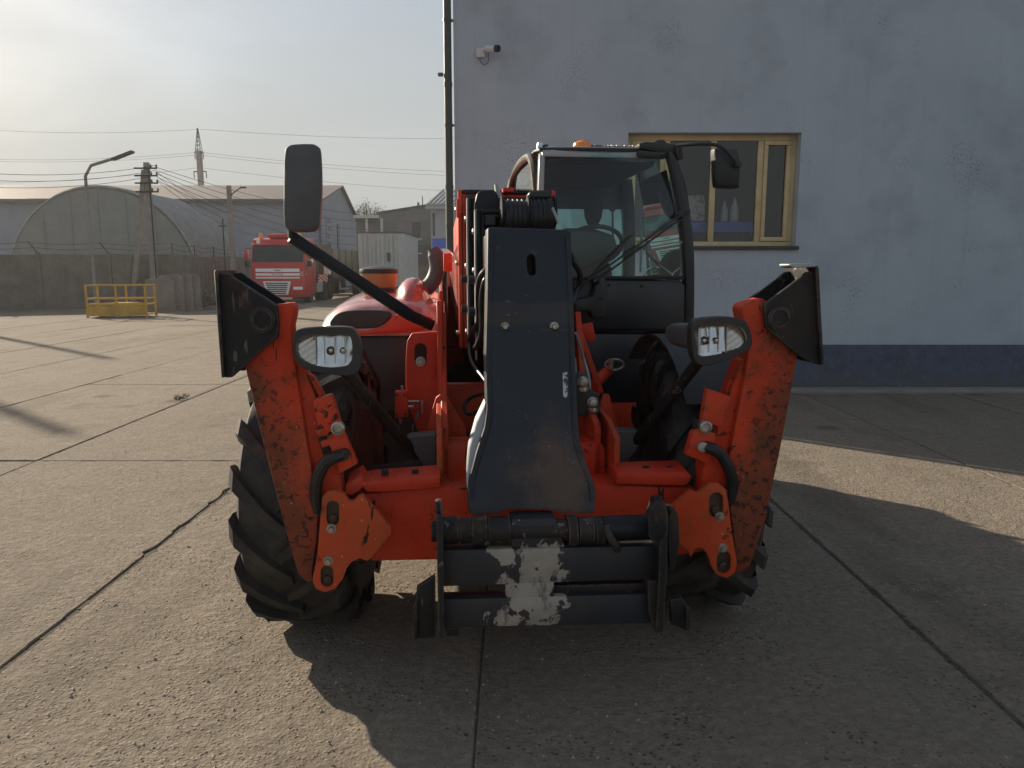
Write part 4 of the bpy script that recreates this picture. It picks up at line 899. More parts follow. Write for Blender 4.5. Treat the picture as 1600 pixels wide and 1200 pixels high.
# ---- red towers beside the boom
tl = plate('frame_ear', [(634, 560), (636, 533), (643, 521), (683, 518), (690, 524), (690, 640), (660, 692), (640, 640), (634, 605)], .06, .03, 'red_clean')
so = slotcut(657, 546, 563, 10, .06); cut(tl, so)
MB().prism([v for v in P([(644, 535), (670, 535), (670, 575), (644, 575)], .1)], BK * .02).build('slot_backing', M['dark'], tl); bolt(657, 565, .06, .016, tl)
plate('gusset', [(664, 690), (671, 655), (681, 622), (688, 616), (697, 618), (706, 632), (728, 668), (729, 692)], -.12, .03, 'red')
x_ = mp(687, 700, -.35).x
MB().prism([(x_ - .012, y, z) for y, z in ((-.55, .70), (-.55, .95), (-.38, mp(690, 650, -.35).z), (-.1, mp(690, 650, -.35).z + .02), (.05, .7))], (.024, 0, 0)).build('rib', M['red_rusty'], TH, .003)
MB().prism([(mp(688, 600, -.02).x - .012, y, z) for y, z in ((-.05, mp(688, 618, -.05).z), (-.05, mp(688, 560, -.05).z), (.0, mp(688, 470, 0).z), (.1, mp(688, 470, 0).z), (.1, mp(688, 618, -.05).z))], (.024, 0, 0)).build('rib', M['red_clean'], TH, .003)
plate('boss_block', [(692, 697), (737, 697), (737, 752), (692, 755)], -.42, .2, 'red', None, .01)
plate('boss_block', [(902, 691), (938, 691), (946, 700), (948, 745), (940, 750), (902, 750)], -.42, .2, 'red', None, .01)
plate('frame_ear', [(898, 688), (898, 662), (940, 650), (938, 630), (943, 616), (953, 617), (958, 640), (968, 672), (972, 690)], -.1, .03, 'red')
x_ = mp(948, 700, -.35).x
MB().prism([(x_ - .012, y, z) for y, z in ((-.55, .70), (-.55, .95), (-.38, mp(948, 652, -.35).z), (-.1, mp(948, 652, -.35).z + .02), (.05, .7))], (.024, 0, 0)).build('rib', M['red_rusty'], TH, .003)
MB().hexa(P([(898, 505), (906, 508), (944, 612), (934, 618)], .1), P([(898, 505), (906, 508), (944, 612), (934, 618)], .3)).build('slanted_brace', M['red'], TH, .004)
plate('bracket', [(906, 508), (926, 504), (931, 530), (924, 536), (912, 528)], .45, .03, 'red_clean')
hose([(900, 520, -.2), (912, 560, -.1), (920, 590, -.15), (921, 612, -.2)], .007, 'steel_line', 'galv')
hose([(898, 560, -.2), (900, 590, -.2), (905, 610, -.25)], .007, 'steel_line', 'galv')
vb = plate('valve_block', [(898, 585), (918, 585), (923, 612), (937, 616), (937, 648), (898, 652)], -.28, .1, 'plastic', None, .006)
for px, py in ((911, 597), (926, 629)):
    c = mp(px, py, -.29); MB().lathe([(.026, .03), (.026, .0), (.018, -.004), (.018, -.02), (.012, -.022)], 12, c, 'y').build('hydraulic_fitting', M['steel'], vb)
    MB().lathe([(.022, 0), (.025, .01), (.022, .02)], 14, c + Vector((.004, .0, -.042)), 'z').build('hydraulic_fitting', M['steel'], vb)
# pressure valve hanging at the left
vb = plate('pressure_valve', [(617, 612), (636, 611), (638, 651), (617, 653)], .0, .05, 'red_clean', None, .004)
for px, py in ((620, 617), (633, 617), (620, 647), (633, 647)): bolt(px, py, 0, .004, vb, mat='dark')
for (a, b, r) in (((638, 627), (655, 627), .007), ((638, 635), (646, 635), .008), ((652, 640), (652, 655), .008), ((660, 625), (660, 645), .009), ((628, 603), (628, 612), .008), ((625, 653), (625, 662), .008), ((645, 662), (645, 685), .003)):
    MB().tube([mp(*a, .02), mp(*b, .02)], r, 8).build('fitting', M['steel'], vb)
# tow pin at the right of the chassis
q = mp(960, 570, .3); mb = MB()
mb.tube([q + Vector((.045 * math.cos(t) * 1.1, 0, .028 * math.sin(t))) for t in [2 * math.pi * k / 20 for k in range(21)]], .007, 8); mb.tube([q + Vector((-.025, -.03, -.02)), q + Vector((-.025, -.03, .035))], .014, 10); mb.build('pin_ring', M['steel'], TH)
MB().tube([mp(952, 578, .35), mp(925, 603, .1)], .03, 14).build('pin_boss', M['red'], TH)

# ---- front cross beam and top wings
plate('stabiliser_beam', [(546, 782), (566, 772), (690, 760), (960, 758), (1082, 762), (1108, 775), (1100, 862), (1060, 868), (960, 872), (690, 875), (580, 877), (575, 850)], -.60, .3, 'red', None, .008)
def wing(pf, pt, y0, y1, nm='beam_wing'):
    f = P(pf, y0); t = P(pt, y1); return MB().add(f + t, [tuple(range(len(f)))] + [(len(f) - 1 - 0, len(f) - 2, *range(0))][:0]) if 0 else None
def wingbox(front, zrise, depth, nm='beam_wing'):
    f = P(front, -.64); b = [p + Vector((0, depth, zrise)) for p in f]; n = len(f)
    return MB().add(f + b, [tuple(range(n)), tuple(range(2 * n - 1, n - 1, -1))] + [(i, i + n, (i + 1) % n + n, (i + 1) % n) for i in range(n)]).build(nm, M['red_clean'], TH, .005, 2)
wl = wingbox([(573, 769), (565, 757), (575, 754), (688, 745), (688, 762), (600, 769)], .018, .13); wingbox([(538, 771), (541, 757), (563, 744), (571, 757), (560, 768), (548, 775)], .018, .12)
wr = wingbox([(964, 741), (1072, 737), (1081, 744), (1075, 756), (1068, 759), (964, 757)], .018, .13)
for par, pts in ((wl, ((600, 747), (648, 743))), (wr, ((1015, 731), (1052, 731)))):
    for px, py in pts:
        q = mp(px, 745 if px < 800 else 739, -.64); MB().box(q.x - .014, q.x + .014, -.59, -.58, q.z - .01, q.z + .0145).build('slot', M['dark'], par)

# ---- stabilisers
LEG = -.70
def leg_pair():
    # left (photo side)
    L = plate('stabiliser_leg', [(428, 476), (454, 473), (459, 478), (459, 490), (455, 510), (457, 548), (468, 620), (481, 700), (489, 745), (497, 800), (494, 850), (487, 895), (490, 908), (478, 910), (466, 897), (449, 840), (424, 742), (400, 645), (382, 570)], LEG, .10, 'red_leg', None, .006)
    plate('inner_channel', [(459, 560), (470, 566), (500, 640), (530, 735), (535, 775), (500, 800), (489, 745), (475, 665)], LEG + .035, .11, 'red', L, .005)
    plate('edge_bar', [(480, 585), (489, 588), (520, 645), (512, 650)], LEG + .06, .05, 'red', L, .004)
    plate('cover_plate', [(488, 625), (518, 616), (524, 632), (534, 666), (500, 684)], LEG - .01, .04, 'red', L, .005)
    plate('cover_plate', [(510, 683), (534, 668), (559, 725), (531, 740), (521, 712)], LEG - .01, .04, 'red', L, .005)
    plate('vent_slots', [(492, 672), (527, 662), (535, 690), (505, 712)], LEG + .01, .03, 'dark', L, .003)
    plate('cover_tab', [(492, 672), (510, 668), (514, 680), (497, 684)], LEG - .006, .02, 'red', L, .003); plate('cover_tab', [(500, 690), (520, 684), (523, 694), (503, 700)], LEG - .006, .02, 'red', L, .003)
    q = mp(528, 669, LEG - .02); MB().lathe([(.026, .02), (.026, -.01), (.018, -.014), (.016, -.004)], 18, q, 'y').build('spring_cap', M['steel'], L)
    hose([(538, 710, LEG - .02), (525, 714, LEG - .03), (510, 722, LEG - .02), (498, 742, LEG - .015), (493, 768, LEG), (497, 800, LEG + .02)], .024, 'hose', 'hose', L)
    c = mp(538, 710, LEG - .03); MB().lathe([(.021, .02), (.021, -.012), (.011, -.014)], 14, c, 'y').build('hose_end', M['hose'], L)
    # right
    Rr = plate('stabiliser_leg', [(1158, 482), (1163, 475), (1192, 466), (1206, 478), (1248, 545), (1236, 615), (1220, 700), (1203, 780), (1196, 815), (1180, 862), (1172, 885), (1156, 896), (1138, 893), (1148, 850), (1142, 800), (1140, 770), (1136, 738), (1150, 660), (1166, 578), (1170, 545)], LEG, .10, 'red_leg', None, .006)
    plate('inner_channel', [(1168, 558), (1159, 563), (1132, 640), (1098, 735), (1096, 770), (1135, 800), (1141, 745), (1154, 665)], LEG + .035, .11, 'red', Rr, .005)
    plate('edge_bar', [(1142, 590), (1150, 592), (1130, 650), (1121, 648)], LEG + .06, .05, 'red', Rr, .004)
    plate('cover_plate', [(1105, 607), (1143, 620), (1141, 626), (1128, 668), (1096, 660)], LEG - .01, .04, 'red', Rr, .005)
    plate('cover_plate', [(1094, 670), (1120, 678), (1107, 725), (1072, 711), (1082, 675)], LEG - .01, .04, 'red', Rr, .005)
    plate('vent_slots', [(1086, 655), (1118, 664), (1110, 690), (1083, 684)], LEG + .01, .03, 'dark', Rr, .003)
    q = mp(1102, 667, LEG - .02); MB().lathe([(.026, .02), (.026, -.01), (.018, -.014), (.016, -.004)], 18, q, 'y').build('spring_cap', M['steel'], Rr)
    hose([(1098, 698, LEG - .02), (1112, 701, LEG - .03), (1126, 710, LEG - .02), (1138, 730, LEG - .015), (1144, 755, LEG), (1140, 785, LEG + .02)], .024, 'hose', 'hose', Rr)
    c = mp(1097, 698, LEG - .03); MB().lathe([(.021, .02), (.021, -.012), (.011, -.014)], 14, c, 'y').build('hose_end', M['steel'], Rr)
    return L, Rr
LL, LR = leg_pair()
PV = LEG - .045
pvl = plate('pivot_plate', [(502, 792), (503, 778), (512, 768), (526, 767), (538, 772), (545, 783), (552, 784), (560, 775), (566, 773), (612, 824), (612, 834), (580, 872), (574, 877), (562, 873), (550, 878), (542, 888), (536, 905), (524, 920), (508, 926), (494, 921), (488, 908), (496, 862)], PV, .03, 'red_rusty', TH, .004)
pvr = plate('pivot_plate', [(1138, 782), (1134, 764), (1122, 755), (1108, 756), (1098, 766), (1090, 770), (1080, 766), (1046, 794), (1062, 850), (1074, 860), (1080, 872), (1086, 858), (1096, 856), (1106, 866), (1112, 886), (1120, 898), (1136, 904), (1148, 896), (1152, 882), (1144, 832)], PV, .03, 'red_rusty', TH, .004)
for par, sl_, bo_ in ((pvl, ((520, 792, 812, 10), (511, 893, 908, 10)), ((518, 826), (513, 876))), (pvr, ((1119, 780, 798, 11), (1131, 872, 886, 11)), ((1124, 807), (1129, 856)))):
    for px, a, b, r in sl_:
        cut(par, slotcut(px, a, b, r, PV, .2))
        q0, q1 = mp(px - r - 4, a - r - 4, PV + .022), mp(px + r + 4, b + r + 4, PV + .022); MB().box(q0.x, q1.x, PV + .016, PV + .024, q1.z, q0.z).build('slot_grease', M['grease'], par)
        MB().lathe([(.016, .03), (.016, .004), (.011, .002)], 14, mp(px, b - 1, PV), 'y').build('pivot_pin', M['grease'], par)
    for px, py in bo_: bolt(px, py, PV, .0135, par)
# feet: pad plate, two gussets, pin
def foot(gus, pin, pad, lip=None, rear=None):
    F = plate('stabiliser_foot', gus, LEG - .035, .022, 'black_rust', TH, .003, 0, 1)
    g2 = [p + Vector((0, .19, 0)) for p in P(gus, LEG - .035)]; MB().prism(g2, BK * .022).build('rear_gusset', M['black'], F, .003)
    f = P(pad, LEG - .06); MB().prism(f, BK * .26).build('foot_pad', M['black_rust'], F, .003)
    if lip: MB().prism(P(lip, LEG - .058), BK * .09).build('pad_lip', M['galv'], F, .003)
    c = mp(*pin, LEG - .035); MB().lathe([(.047, .02), (.047, -.012), (.034, -.016), (.034, -.008)], 24, c, 'y').build('foot_pin', M['black_rust'], F); MB().tube([c, c + BK * .24], .03, 14).build('pin_shaft', M['black_rust'], F)
    return F
foot([(340, 428), (356, 426), (366, 434), (433, 477), (436, 505), (434, 528), (408, 548), (382, 572), (362, 590), (350, 590)], (411, 500), [(334, 423), (340, 421), (345, 500), (351, 589), (346, 591), (340, 510)])
foot([(1194, 476), (1240, 442), (1262, 425), (1276, 424), (1280, 500), (1286, 570), (1272, 568), (1250, 556), (1218, 530), (1197, 512)], (1216, 497), [(1276, 414), (1280, 418), (1284, 500), (1288, 569), (1284, 572), (1279, 500), (1275, 424)], [(1233, 415), (1234, 412), (1274, 411), (1278, 414), (1275, 417), (1240, 419)])
MB().prism(P([(1244, 419), (1274, 416), (1274, 424), (1262, 425), (1250, 434)], LEG + .1), BK * .02).build('lip_web', M['galv'], TH, .002)

# ---- carriage
CY = -1.02
def cbar(nm, pts, yl, th, mat='carriage', bev=.006): return plate(nm, pts, yl, th, mat, CAR, bev)
def carmat():
    t = NT('scraped_carriage_paint'); c = mp(828, 915, CY)
    geo = t.tc.outputs['Object']; sep = t.n('ShaderNodeSeparateXYZ'); t.l(geo, sep.inputs[0])
    dx = t.math('DIVIDE', t.math('ABSOLUTE', t.math('SUBTRACT', sep.outputs[0], c.x + .005)), .115)
    dz = t.math('DIVIDE', t.math('ABSOLUTE', t.math('SUBTRACT', sep.outputs[2], c.z + .0)), .165)
    d = t.math('MAXIMUM', dx, dz); oi = t.n('ShaderNodeObjectInfo').outputs['Random']; va = t.n('ShaderNodeVectorMath', operation='ADD'); t.l(t.tc.outputs['Object'], va.inputs[0]); cb = t.n('ShaderNodeCombineXYZ'); t.l(t.math('MULTIPLY', oi, 9), cb.inputs[0]); t.l(t.math('MULTIPLY', oi, 5), cb.inputs[2]); t.l(cb.outputs[0], va.inputs[1]); nz = t.noise(8, 6, .62, dist=.5, vec=va.outputs[0]); fld = t.math('ADD', d, t.rng(nz, .3, .7, -.8, .8))
    msk = t.rng(fld, .88, .99, 1, 0)
    spots = t.rng(t.noise(7, 4, .5, off=(3, 1, 6)), .70, .71); msk = t.math('MAXIMUM', msk, t.math('MULTIPLY', spots, .8))
    b = t.mix(t.rng(t.noise(3, 6), .3, .7), (.013, .016, .023), (.022, .024, .03)); b = t.mix(t.rng(t.noise(6, 8, .65, off=(1, 1, 1)), .52, .68, 0, .6), b, (.06, .034, .02))
    pr = t.mix(t.rng(t.noise(14, 6), .3, .7), (.25, .225, .19), (.34, .31, .27)); pr = t.mix(t.rng(t.noise(26, 5, .7, stretch=(1, 1, .3)), .56, .62, 0, .7), pr, (.10, .075, .055)); msk = t.math('MULTIPLY', msk, t.rng(t.noise(16, 5, .6, off=(5, 5, 5)), .60, .63, 1, 0)); b = t.mix(msk, b, pr)
    return t.pbsdf(b, t.rng(t.noise(20, 5), .3, .7, .4, .65), 0, t.bump(msk, .4, -.002, t.bump(t.noise(70, 5), .15, .003)))
M['carriage'] = carmat()
CAR = empty('carriage', (0, 0, 0)); CAR.parent = TH
cbar('upper_crossbar', [(692, 860), (1030, 853), (1030, 905), (692, 917)], CY, .09)
cbar('lower_crossbar', [(690, 937), (1016, 928), (1016, 975), (690, 981)], CY - .01, .07)
cbar('centre_plate', [(789, 912), (866, 909), (866, 940), (789, 941)], CY - .006, .03)
cbar('link_strip', [(862, 915), (1014, 911), (1014, 928), (862, 933)], CY + .02, .04, 'black_rust')
cbar('lever_block', [(799, 812), (868, 810), (874, 826), (884, 857), (799, 861)], CY + .01, .1)
a, b = mp(674, 830, -.98), mp(1040, 824, -.98)
MB().tube([a, b], .038, 20).build('main_pin', M['black_rust'], CAR)
for px0, px1, r in ((690, 716, .05), (718, 736, .047), (737, 760, .056), (762, 796, .052), (886, 900, .056), (903, 926, .05), (928, 940, .053)): MB().tube([mp(px0, 829, -.98), mp(px1, 828, -.98)], r, 20).build('pin_sleeve', M['black_rust'], CAR)
MB().tube([mp(941, 826, -.98), mp(1026, 823, -.98)], .047, 20).build('right_sleeve', M['black'], CAR)
for px in (746, 776, 892, 915):
    q = mp(px, 850, -.98); MB().lathe([(.008, 0), (.010, .015)], 8, q, 'z').build('grease_nipple', M['steel'], CAR)
hose([(949, 822, CY - .03), (953, 838, CY - .05), (962, 852, CY - .05), (965, 860, CY - .04)], .014, 'locking_lever', 'black_rust', CAR)
# side plates stand fore and aft
def side(px, y0, y1, zs, mat='black_rust', nm='side_plate', th=.022):
    x = mp(px, 880, y0).x; return MB().prism([(x - th / 2, y, z) for y, z in zs], (th, 0, 0)).build(nm, M[mat], CAR, .003)
zt_, zb_ = mp(688, 808, CY - .06).z, mp(688, 998, CY - .06).z
sp_ = side(688, CY - .06, 0, [(CY - .06, zb_), (CY - .06, zt_ - .03), (CY - .03, zt_), (CY + .09, zt_), (CY + .13, zt_ - .08), (CY + .1, zb_ + .1), (CY + .02, zb_)])
q = mp(686, 800, CY); MB().box(q.x - .012, q.x + .010, CY - .01, CY + .03, zt_ + .001, zt_ + .04).build('stop_tab', M['black_rust'], CAR, .005, 2)
plate('hook', [(651, 919), (680, 900), (681, 997), (650, 999)], CY + .02, .03, 'black_rust', CAR); plate('hook_edge', [(645, 948), (651, 940), (652, 999), (645, 1000)], CY - .0, .1, 'black_rust', CAR, .003)
plate('lower_lug', [(695, 981), (718, 980), (716, 994), (696, 996)], CY, .05, 'black_rust', CAR)
zt2, zb2 = mp(1035, 788, CY - .05).z, mp(1035, 988, CY - .05).z
side(1034, CY - .05, 0, [(CY - .05, zb2), (CY - .07, (zt2 + zb2) / 2), (CY - .06, zt2 - .04), (CY - .02, zt2), (CY + .06, zt2), (CY + .14, zt2 - .1), (CY + .15, zt2 - .22), (CY + .08, zb2 + .15), (CY - .0, zb2)], 'black_rust', 'side_plate', .03)
plate('cheek_disc', [(1044, 812), (1050, 800), (1058, 799), (1062, 815), (1062, 850), (1057, 880), (1050, 893), (1046, 880)], CY - .03, .1, 'black_rust', CAR, .004)
plate('boss', [(1013, 798), (1020, 785), (1032, 784), (1042, 795), (1044, 830), (1030, 850), (1014, 840)], CY - .075, .02, 'black_rust', CAR, .006)
plate('right_bracket', [(1012, 908), (1040, 905), (1036, 985), (1026, 991), (1014, 960)], CY - .04, .06, 'black_rust', CAR, .004)
plate('hook', [(1048, 938), (1066, 934), (1076, 950), (1078, 972), (1072, 986), (1050, 976)], CY + .03, .04, 'black_rust', CAR); plate('hook_edge', [(1072, 948), (1079, 950), (1078, 984), (1073, 986)], CY + .01, .08, 'black_rust', CAR, .003)

# ---- lights
def light(hpts, lpts, yl, split, flip, arm, base, cone=None):
    ho = rounded(P(hpts, yl), 4); c = sum(ho, Vector()) / len(ho)
    li = rounded(P(lpts, yl), 4); n = len(ho)
    back = [c + (p - c) * .55 + BK * .16 for p in ho]; mid = [c + (p - c) * 1.0 + BK * .05 for p in ho]
    rim = [p - BK * .004 for p in [c + (p - c) * .97 for p in ho]]; inn = [c + (p - c) * 1.0 - BK * .004 for p in li]; deep = [c + (p - c) * .96 + BK * .05 for p in li]
    H_ = MB().loft([back, mid, ho, rim], cap=False); nb_ = len(H_.v); H_.f.append(tuple(range(n)))
    H_.loft([rim, [c + (p - c) * .86 - BK * .004 for p in ho]], cap=False) if 0 else None
    m = len(li); rs = [rim[int(i * n / m)] for i in range(m)]
    H_.loft([rs, inn, deep], cap=False)
    Hh = H_.build('work_light', M['plastic'], TH, 0, 1, 40)
    MB().prism([c + (p - c) * .99 + BK * .001 for p in li], BK * .004).build('lens', M['clear'], Hh)
    # ribbed reflector
    xs_ = [p.x for p in li]; zs_ = [p.z for p in li]; X0, X1, Z0, Z1 = min(xs_), max(xs_), min(zs_), max(zs_); xm = X0 + (X1 - X0) * split
    def refl(x0, x1, nx, nz, dep, mat, nm):
        mb = MB(); g_ = []
        for j in range(nz + 1):
            row = []
            for i in range(nx + 1):
                u, v = i / nx, j / nz; x = x0 + (x1 - x0) * u; z = Z0 + (Z1 - Z0) * v
                yy = yl + .009 + .034 * v + dep * (2 * u - 1) ** 2 * -.4 + (.0013 if (i * 5 + j * 3) % 4 < 2 else 0)
                row.append((x, yy, z))
            g_.append(row)
        def inside(x, z):
            k = False; mm = len(li)
            for i in range(mm):
                a, b = li[i], li[i - 1]
                if (a.z > z) != (b.z > z) and x < (b.x - a.x) * (z - a.z) / (b.z - a.z) + a.x: k = not k
            return k
        for j in range(nz):
            for i in range(nx):
                q = [g_[j][i], g_[j][i + 1], g_[j + 1][i + 1], g_[j + 1][i]]
                if inside((q[0][0] + q[1][0]) / 2, (q[0][2] + q[2][2]) / 2): mb.add(q, [(0, 1, 2, 3)])
        return mb.build(nm, mat, Hh, 0, 1, 20)
    a0, a1, b0, b1 = (X0, xm, xm, X1) if not flip else (xm, X1, X0, xm)
    refl(a0, a1, 8, 22, .004, M['indic'], 'indicator'); refl(b0, b1, 9, 7, .022, M['reflect'], 'reflector')
    MB().box(xm - .002, xm + .002, yl + .003, yl + .02, Z0 + .012, Z1 - .012).build('divider', M['galv'], Hh)
    for fx, r in ((.38, .016), (.72, .012)):
        x = b0 + (b1 - b0) * fx; MB().lathe([(r, .03), (r, 0), (r * .6, -.006), (0, -.008)], 14, (x, yl + .014, (Z0 + Z1) / 2 - .004), 'y').build('bulb_cap', M['chrome'], Hh)
    for i in range(3): x = b0 + (b1 - b0) * (.22 + .28 * i); MB().box(x - .0015, x + .0015, yl + .008, yl + .025, Z0 + .015, Z1 - .015).build('optic_rib', M['chrome'], Hh)
    A = MB().tube([c + BK * .08 - Vector((0, 0, .03)), mp(*arm)], .024, 12).build('arm', M['black_rust'], Hh)
    MB().prism(P(base[0], base[1]), BK * .09).build('arm_base', M['greyplastic'], Hh, .006)
    if cone: MB().loft([[c + (p - c) * .62 + BK * .14 for p in ho], [c + (p - c) * .5 + BK * .3 + Vector((-.05, 0, .0)) for p in ho], [c + (p - c) * .28 + BK * .36 + Vector((-.07, 0, 0)) for p in ho]]).build('rear_cover', M['greyplastic'], Hh)
    return Hh
def refm(name, a, b, metal, rough):
    t = NT(name); return t.pbsdf(t.mix(t.rng(t.noise(50, 4), .35, .65), a, b), rough, metal)
M['reflect'] = refm('lamp_reflector', (.97, .97, .96), (.9, .9, .89), .92, .10); M['indic'] = refm('indicator_optic', (.92, .88, .80), (.84, .74, .60), .7, .2)
light([(457, 540), (459, 522), (470, 514), (505, 511), (541, 511), (555, 517), (563, 536), (565, 563), (560, 580), (543, 587), (510, 584), (478, 577), (463, 564)], [(463, 545), (466, 531), (479, 524), (510, 520), (538, 520), (548, 527), (551, 548), (548, 566), (536, 573), (510, 574), (485, 569), (469, 560)], -.80, .35, False, (650, 712, -.2), ([(634, 686), (640, 682), (682, 678), (682, 736), (664, 733)], -.26))
light([(1080, 520), (1083, 505), (1094, 498), (1130, 495), (1157, 498), (1168, 507), (1175, 528), (1173, 543), (1158, 553), (1128, 566), (1098, 571), (1085, 563), (1081, 545)], [(1084, 525), (1088, 511), (1103, 507), (1130, 505), (1152, 508), (1163, 517), (1167, 531), (1161, 542), (1138, 550), (1112, 556), (1094, 556), (1086, 545)], -.80, .62, True, (985, 700, -.2), ([(960, 672), (1001, 675), (998, 700), (978, 727), (965, 726)], -.26), True)
hose([(1035, 530, .0), (1018, 545, .0), (1012, 565, .02), (1012, 620, .05), (1020, 680, .1)], .011); hose([(1010, 565, .1), (998, 575, .1), (995, 600, .1), (1001, 660, .15), (1005, 690, .2)], .011)
hose([(566, 545, -.4), (580, 575, -.2), (592, 600, -.1), (590, 640, 0)], .010)

# ---- mudguards behind the lamps
for s, xx in ((1, .90),):
    pr = [(.70 * math.cos(a), .70 * math.sin(a)) for a in [math.radians(40 + 10 * k) for k in range(10)]]; mb = MB()
    mb.loft([[(xx - .2, .05 - y, .62 + z), (xx + .2, .05 - y, .62 + z), (xx + .2, .05 - y * 1.02, .62 + z * 1.02), (xx - .2, .05 - y * 1.02, .62 + z * 1.02)] for y, z in pr]); mb.build('mudguard', M['plastic'], TH)

# ---- hood
M['smoked'] = simple('smoked_grille', (.035, .033, .032), .38, 0, .3, 14)
def hoodring(y, zt, xo, xi, zb, rad, k=10):
    r = [(xi, y, zb), (xi, y, zt - .02), (xi - .03, y, zt)]
    n0 = 6
    for i in range(1, n0): r.append((xi - .03 + (xo + rad - xi + .03) * i / n0, y, zt + .012 * math.sin(math.pi * i / n0)))
    for i in range(k + 1): a = math.pi / 2 + math.pi / 2 * i / k; r.append((xo + rad + rad * math.cos(a), y, zt - rad * .8 + rad * .8 * math.sin(a)))
    r.append((xo, y, zb)); return r
xo = mp(492, 505, .8).x; xi = xl - .012; zh = mp(570, 470, .95).z; zbm = mp(560, 524, .8).z
rings = [hoodring(.765, zbm + .05, xo + .06, xi, zbm, .05), hoodring(.77, zh - .13, xo + .05, xi, zbm, .16), hoodring(.81, zh - .055, xo + .015, xi, zbm, .24), hoodring(.90, zh - .012, xo, xi, zbm, .28), hoodring(1.1, zh + .008, xo - .02, xi, zbm - .05, .28), hoodring(1.9, zh + .03, xo - .03, xi, zbm - .1, .28), hoodring(2.9, zh - .06, xo - .02, xi, zbm - .12, .28), hoodring(3.15, zh - .2, xo + .05, xi, zbm - .12, .25)]
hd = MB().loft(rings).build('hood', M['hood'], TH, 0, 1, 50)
gp = rounded(P([(516, 503), (528, 490), (552, 485), (596, 485), (611, 489), (608, 497), (592, 510), (570, 513), (530, 513), (519, 511)], .752), 3)
MB().prism(gp, BK * .14).build('hood_window', M['smoked'], hd, .004)
plate('hood_lip', [(494, 512), (520, 517), (572, 517), (596, 512), (615, 493), (640, 488), (676, 496), (676, 512), (640, 520), (560, 524), (500, 521)], .742, .06, 'red_clean', hd, .008)
plate('engine_bay_front', [(548, 523), (640, 518), (690, 520), (690, 690), (560, 690), (552, 640)], .82, .06, 'dark')
plate('radiator_guard', [(562, 527), (636, 524), (634, 640), (566, 645)], .80, .015, 'plastic', None, .006)
# bump over the exhaust
q = mp(640, 458, 1.15); rg = []
for k in range(6):
    a = k / 5 * math.pi / 2; rg.append([(q.x + .115 * math.cos(a) * math.cos(t) + .02, 1.2 + .28 * math.cos(a) * math.sin(t), zh - .03 + .165 * math.sin(a)) for t in [2 * math.pi * j / 24 for j in range(24)]])
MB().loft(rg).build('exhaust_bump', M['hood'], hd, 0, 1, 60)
ex = smooth_path([mp(661, 455, 1.2), mp(676, 440, 1.2), mp(683, 420, 1.2), mp(681, 400, 1.2), mp(676, 388, 1.2)]); MB().tube(ex, [.05] * (len(ex) - 5) + [.046, .042, .038, .036, .034], 16).build('exhaust_pipe', M['galvdark'] if 'galvdark' in M else M['greyplastic'], TH)
# air pre-cleaner bowl
q0, q1 = mp(562, 440, 1.75), mp(622, 440, 1.75); rb = (q1.x - q0.x) / 2; qc = (q0 + q1) / 2; zt_, zb_ = mp(592, 420, 1.75).z, mp(592, 449, 1.75).z
ap = MB().lathe([(rb * .86, 0), (rb * .9, .01), (rb * .97, (zt_ - zb_) * .75)], 32, (qc.x, 1.75, zb_)).build('air_precleaner', M['bowl'], TH)
MB().lathe([(rb * 1.0, 0), (rb * 1.02, .008), (rb * .98, .03), (rb * .6, .045), (0, .05)], 32, (qc.x, 1.75, zb_ + (zt_ - zb_) * .755)).build('lid', M['plastic'], ap); MB().lathe([(rb * .7, -.12), (rb * .88, -.03), (rb * .88, -.001)], 32, (qc.x, 1.75, zb_)).build('bowl_base', M['plastic'], ap)
# small round mirror and plastic pod beside the tower
q = mp(694, 403, 1.3); MB().lathe([(.055, 0), (.06, .01), (.05, .05), (.02, .07)], 20, q, 'y').build('round_lamp', M['chrome'], TH); MB().tube([q + Vector((0, .03, -.05)), q + Vector((.0, .05, -.4))], .02, 8).build('lamp_post', M['plastic'], TH)
plate('tower_flange', [(686, 455), (692, 453), (693, 490), (685, 491)], .08, .05, 'red_clean', None, .004)
# ---- left mirror
MYL = -.25
mr_ = rounded(P([(445, 240), (449, 230), (458, 226), (485, 225), (495, 228), (500, 238), (502, 295), (499, 345), (495, 357), (485, 362), (458, 362), (448, 357), (444, 345), (443, 290)], MYL), 3); c = sum(mr_, Vector()) / len(mr_)
mm_ = MB().loft([[c + (p - c) * .9 - BK * .012 for p in mr_], [c + (p - c) * .985 - BK * .004 for p in mr_], mr_, [p + BK * .04 for p in mr_], [c + (p - c) * .97 + BK * .046 for p in mr_]]).build('wing_mirror', M['mirrorback'] if 'mirrorback' in M else M['greyplastic'], TH, 0, 1, 50)
MB().prism([c + (p - c) * .93 + BK * .0465 for p in mr_], BK * .002).build('mirror_glass', M['chrome'], mm_)
MB().tube([mp(455, 350, MYL + .06), mp(455, 372, MYL + .06)], .014, 10).build('mirror_stem', M['plastic'], mm_)
a, b, c2 = mp(454, 370, MYL + .06), mp(640, 492, .02), mp(676, 509, .06)
def flatbar(pts, hw_, ht): 
    rg = []
    for i, p in enumerate(pts):
        t = (pts[min(i + 1, len(pts) - 1)] - pts[max(i - 1, 0)]).normalized(); up = Vector((0, 0, 1)) - t * t.z; up.normalize(); s = t.cross(up); rg.append([p + s * hw_ + up * ht, p - s * hw_ + up * ht, p - s * hw_ - up * ht, p + s * hw_ - up * ht])
    return MB().loft(rg)
flatbar([a, b, c2], .022, .026).build('mirror_arm', M['black'], mm_, .006, 2)

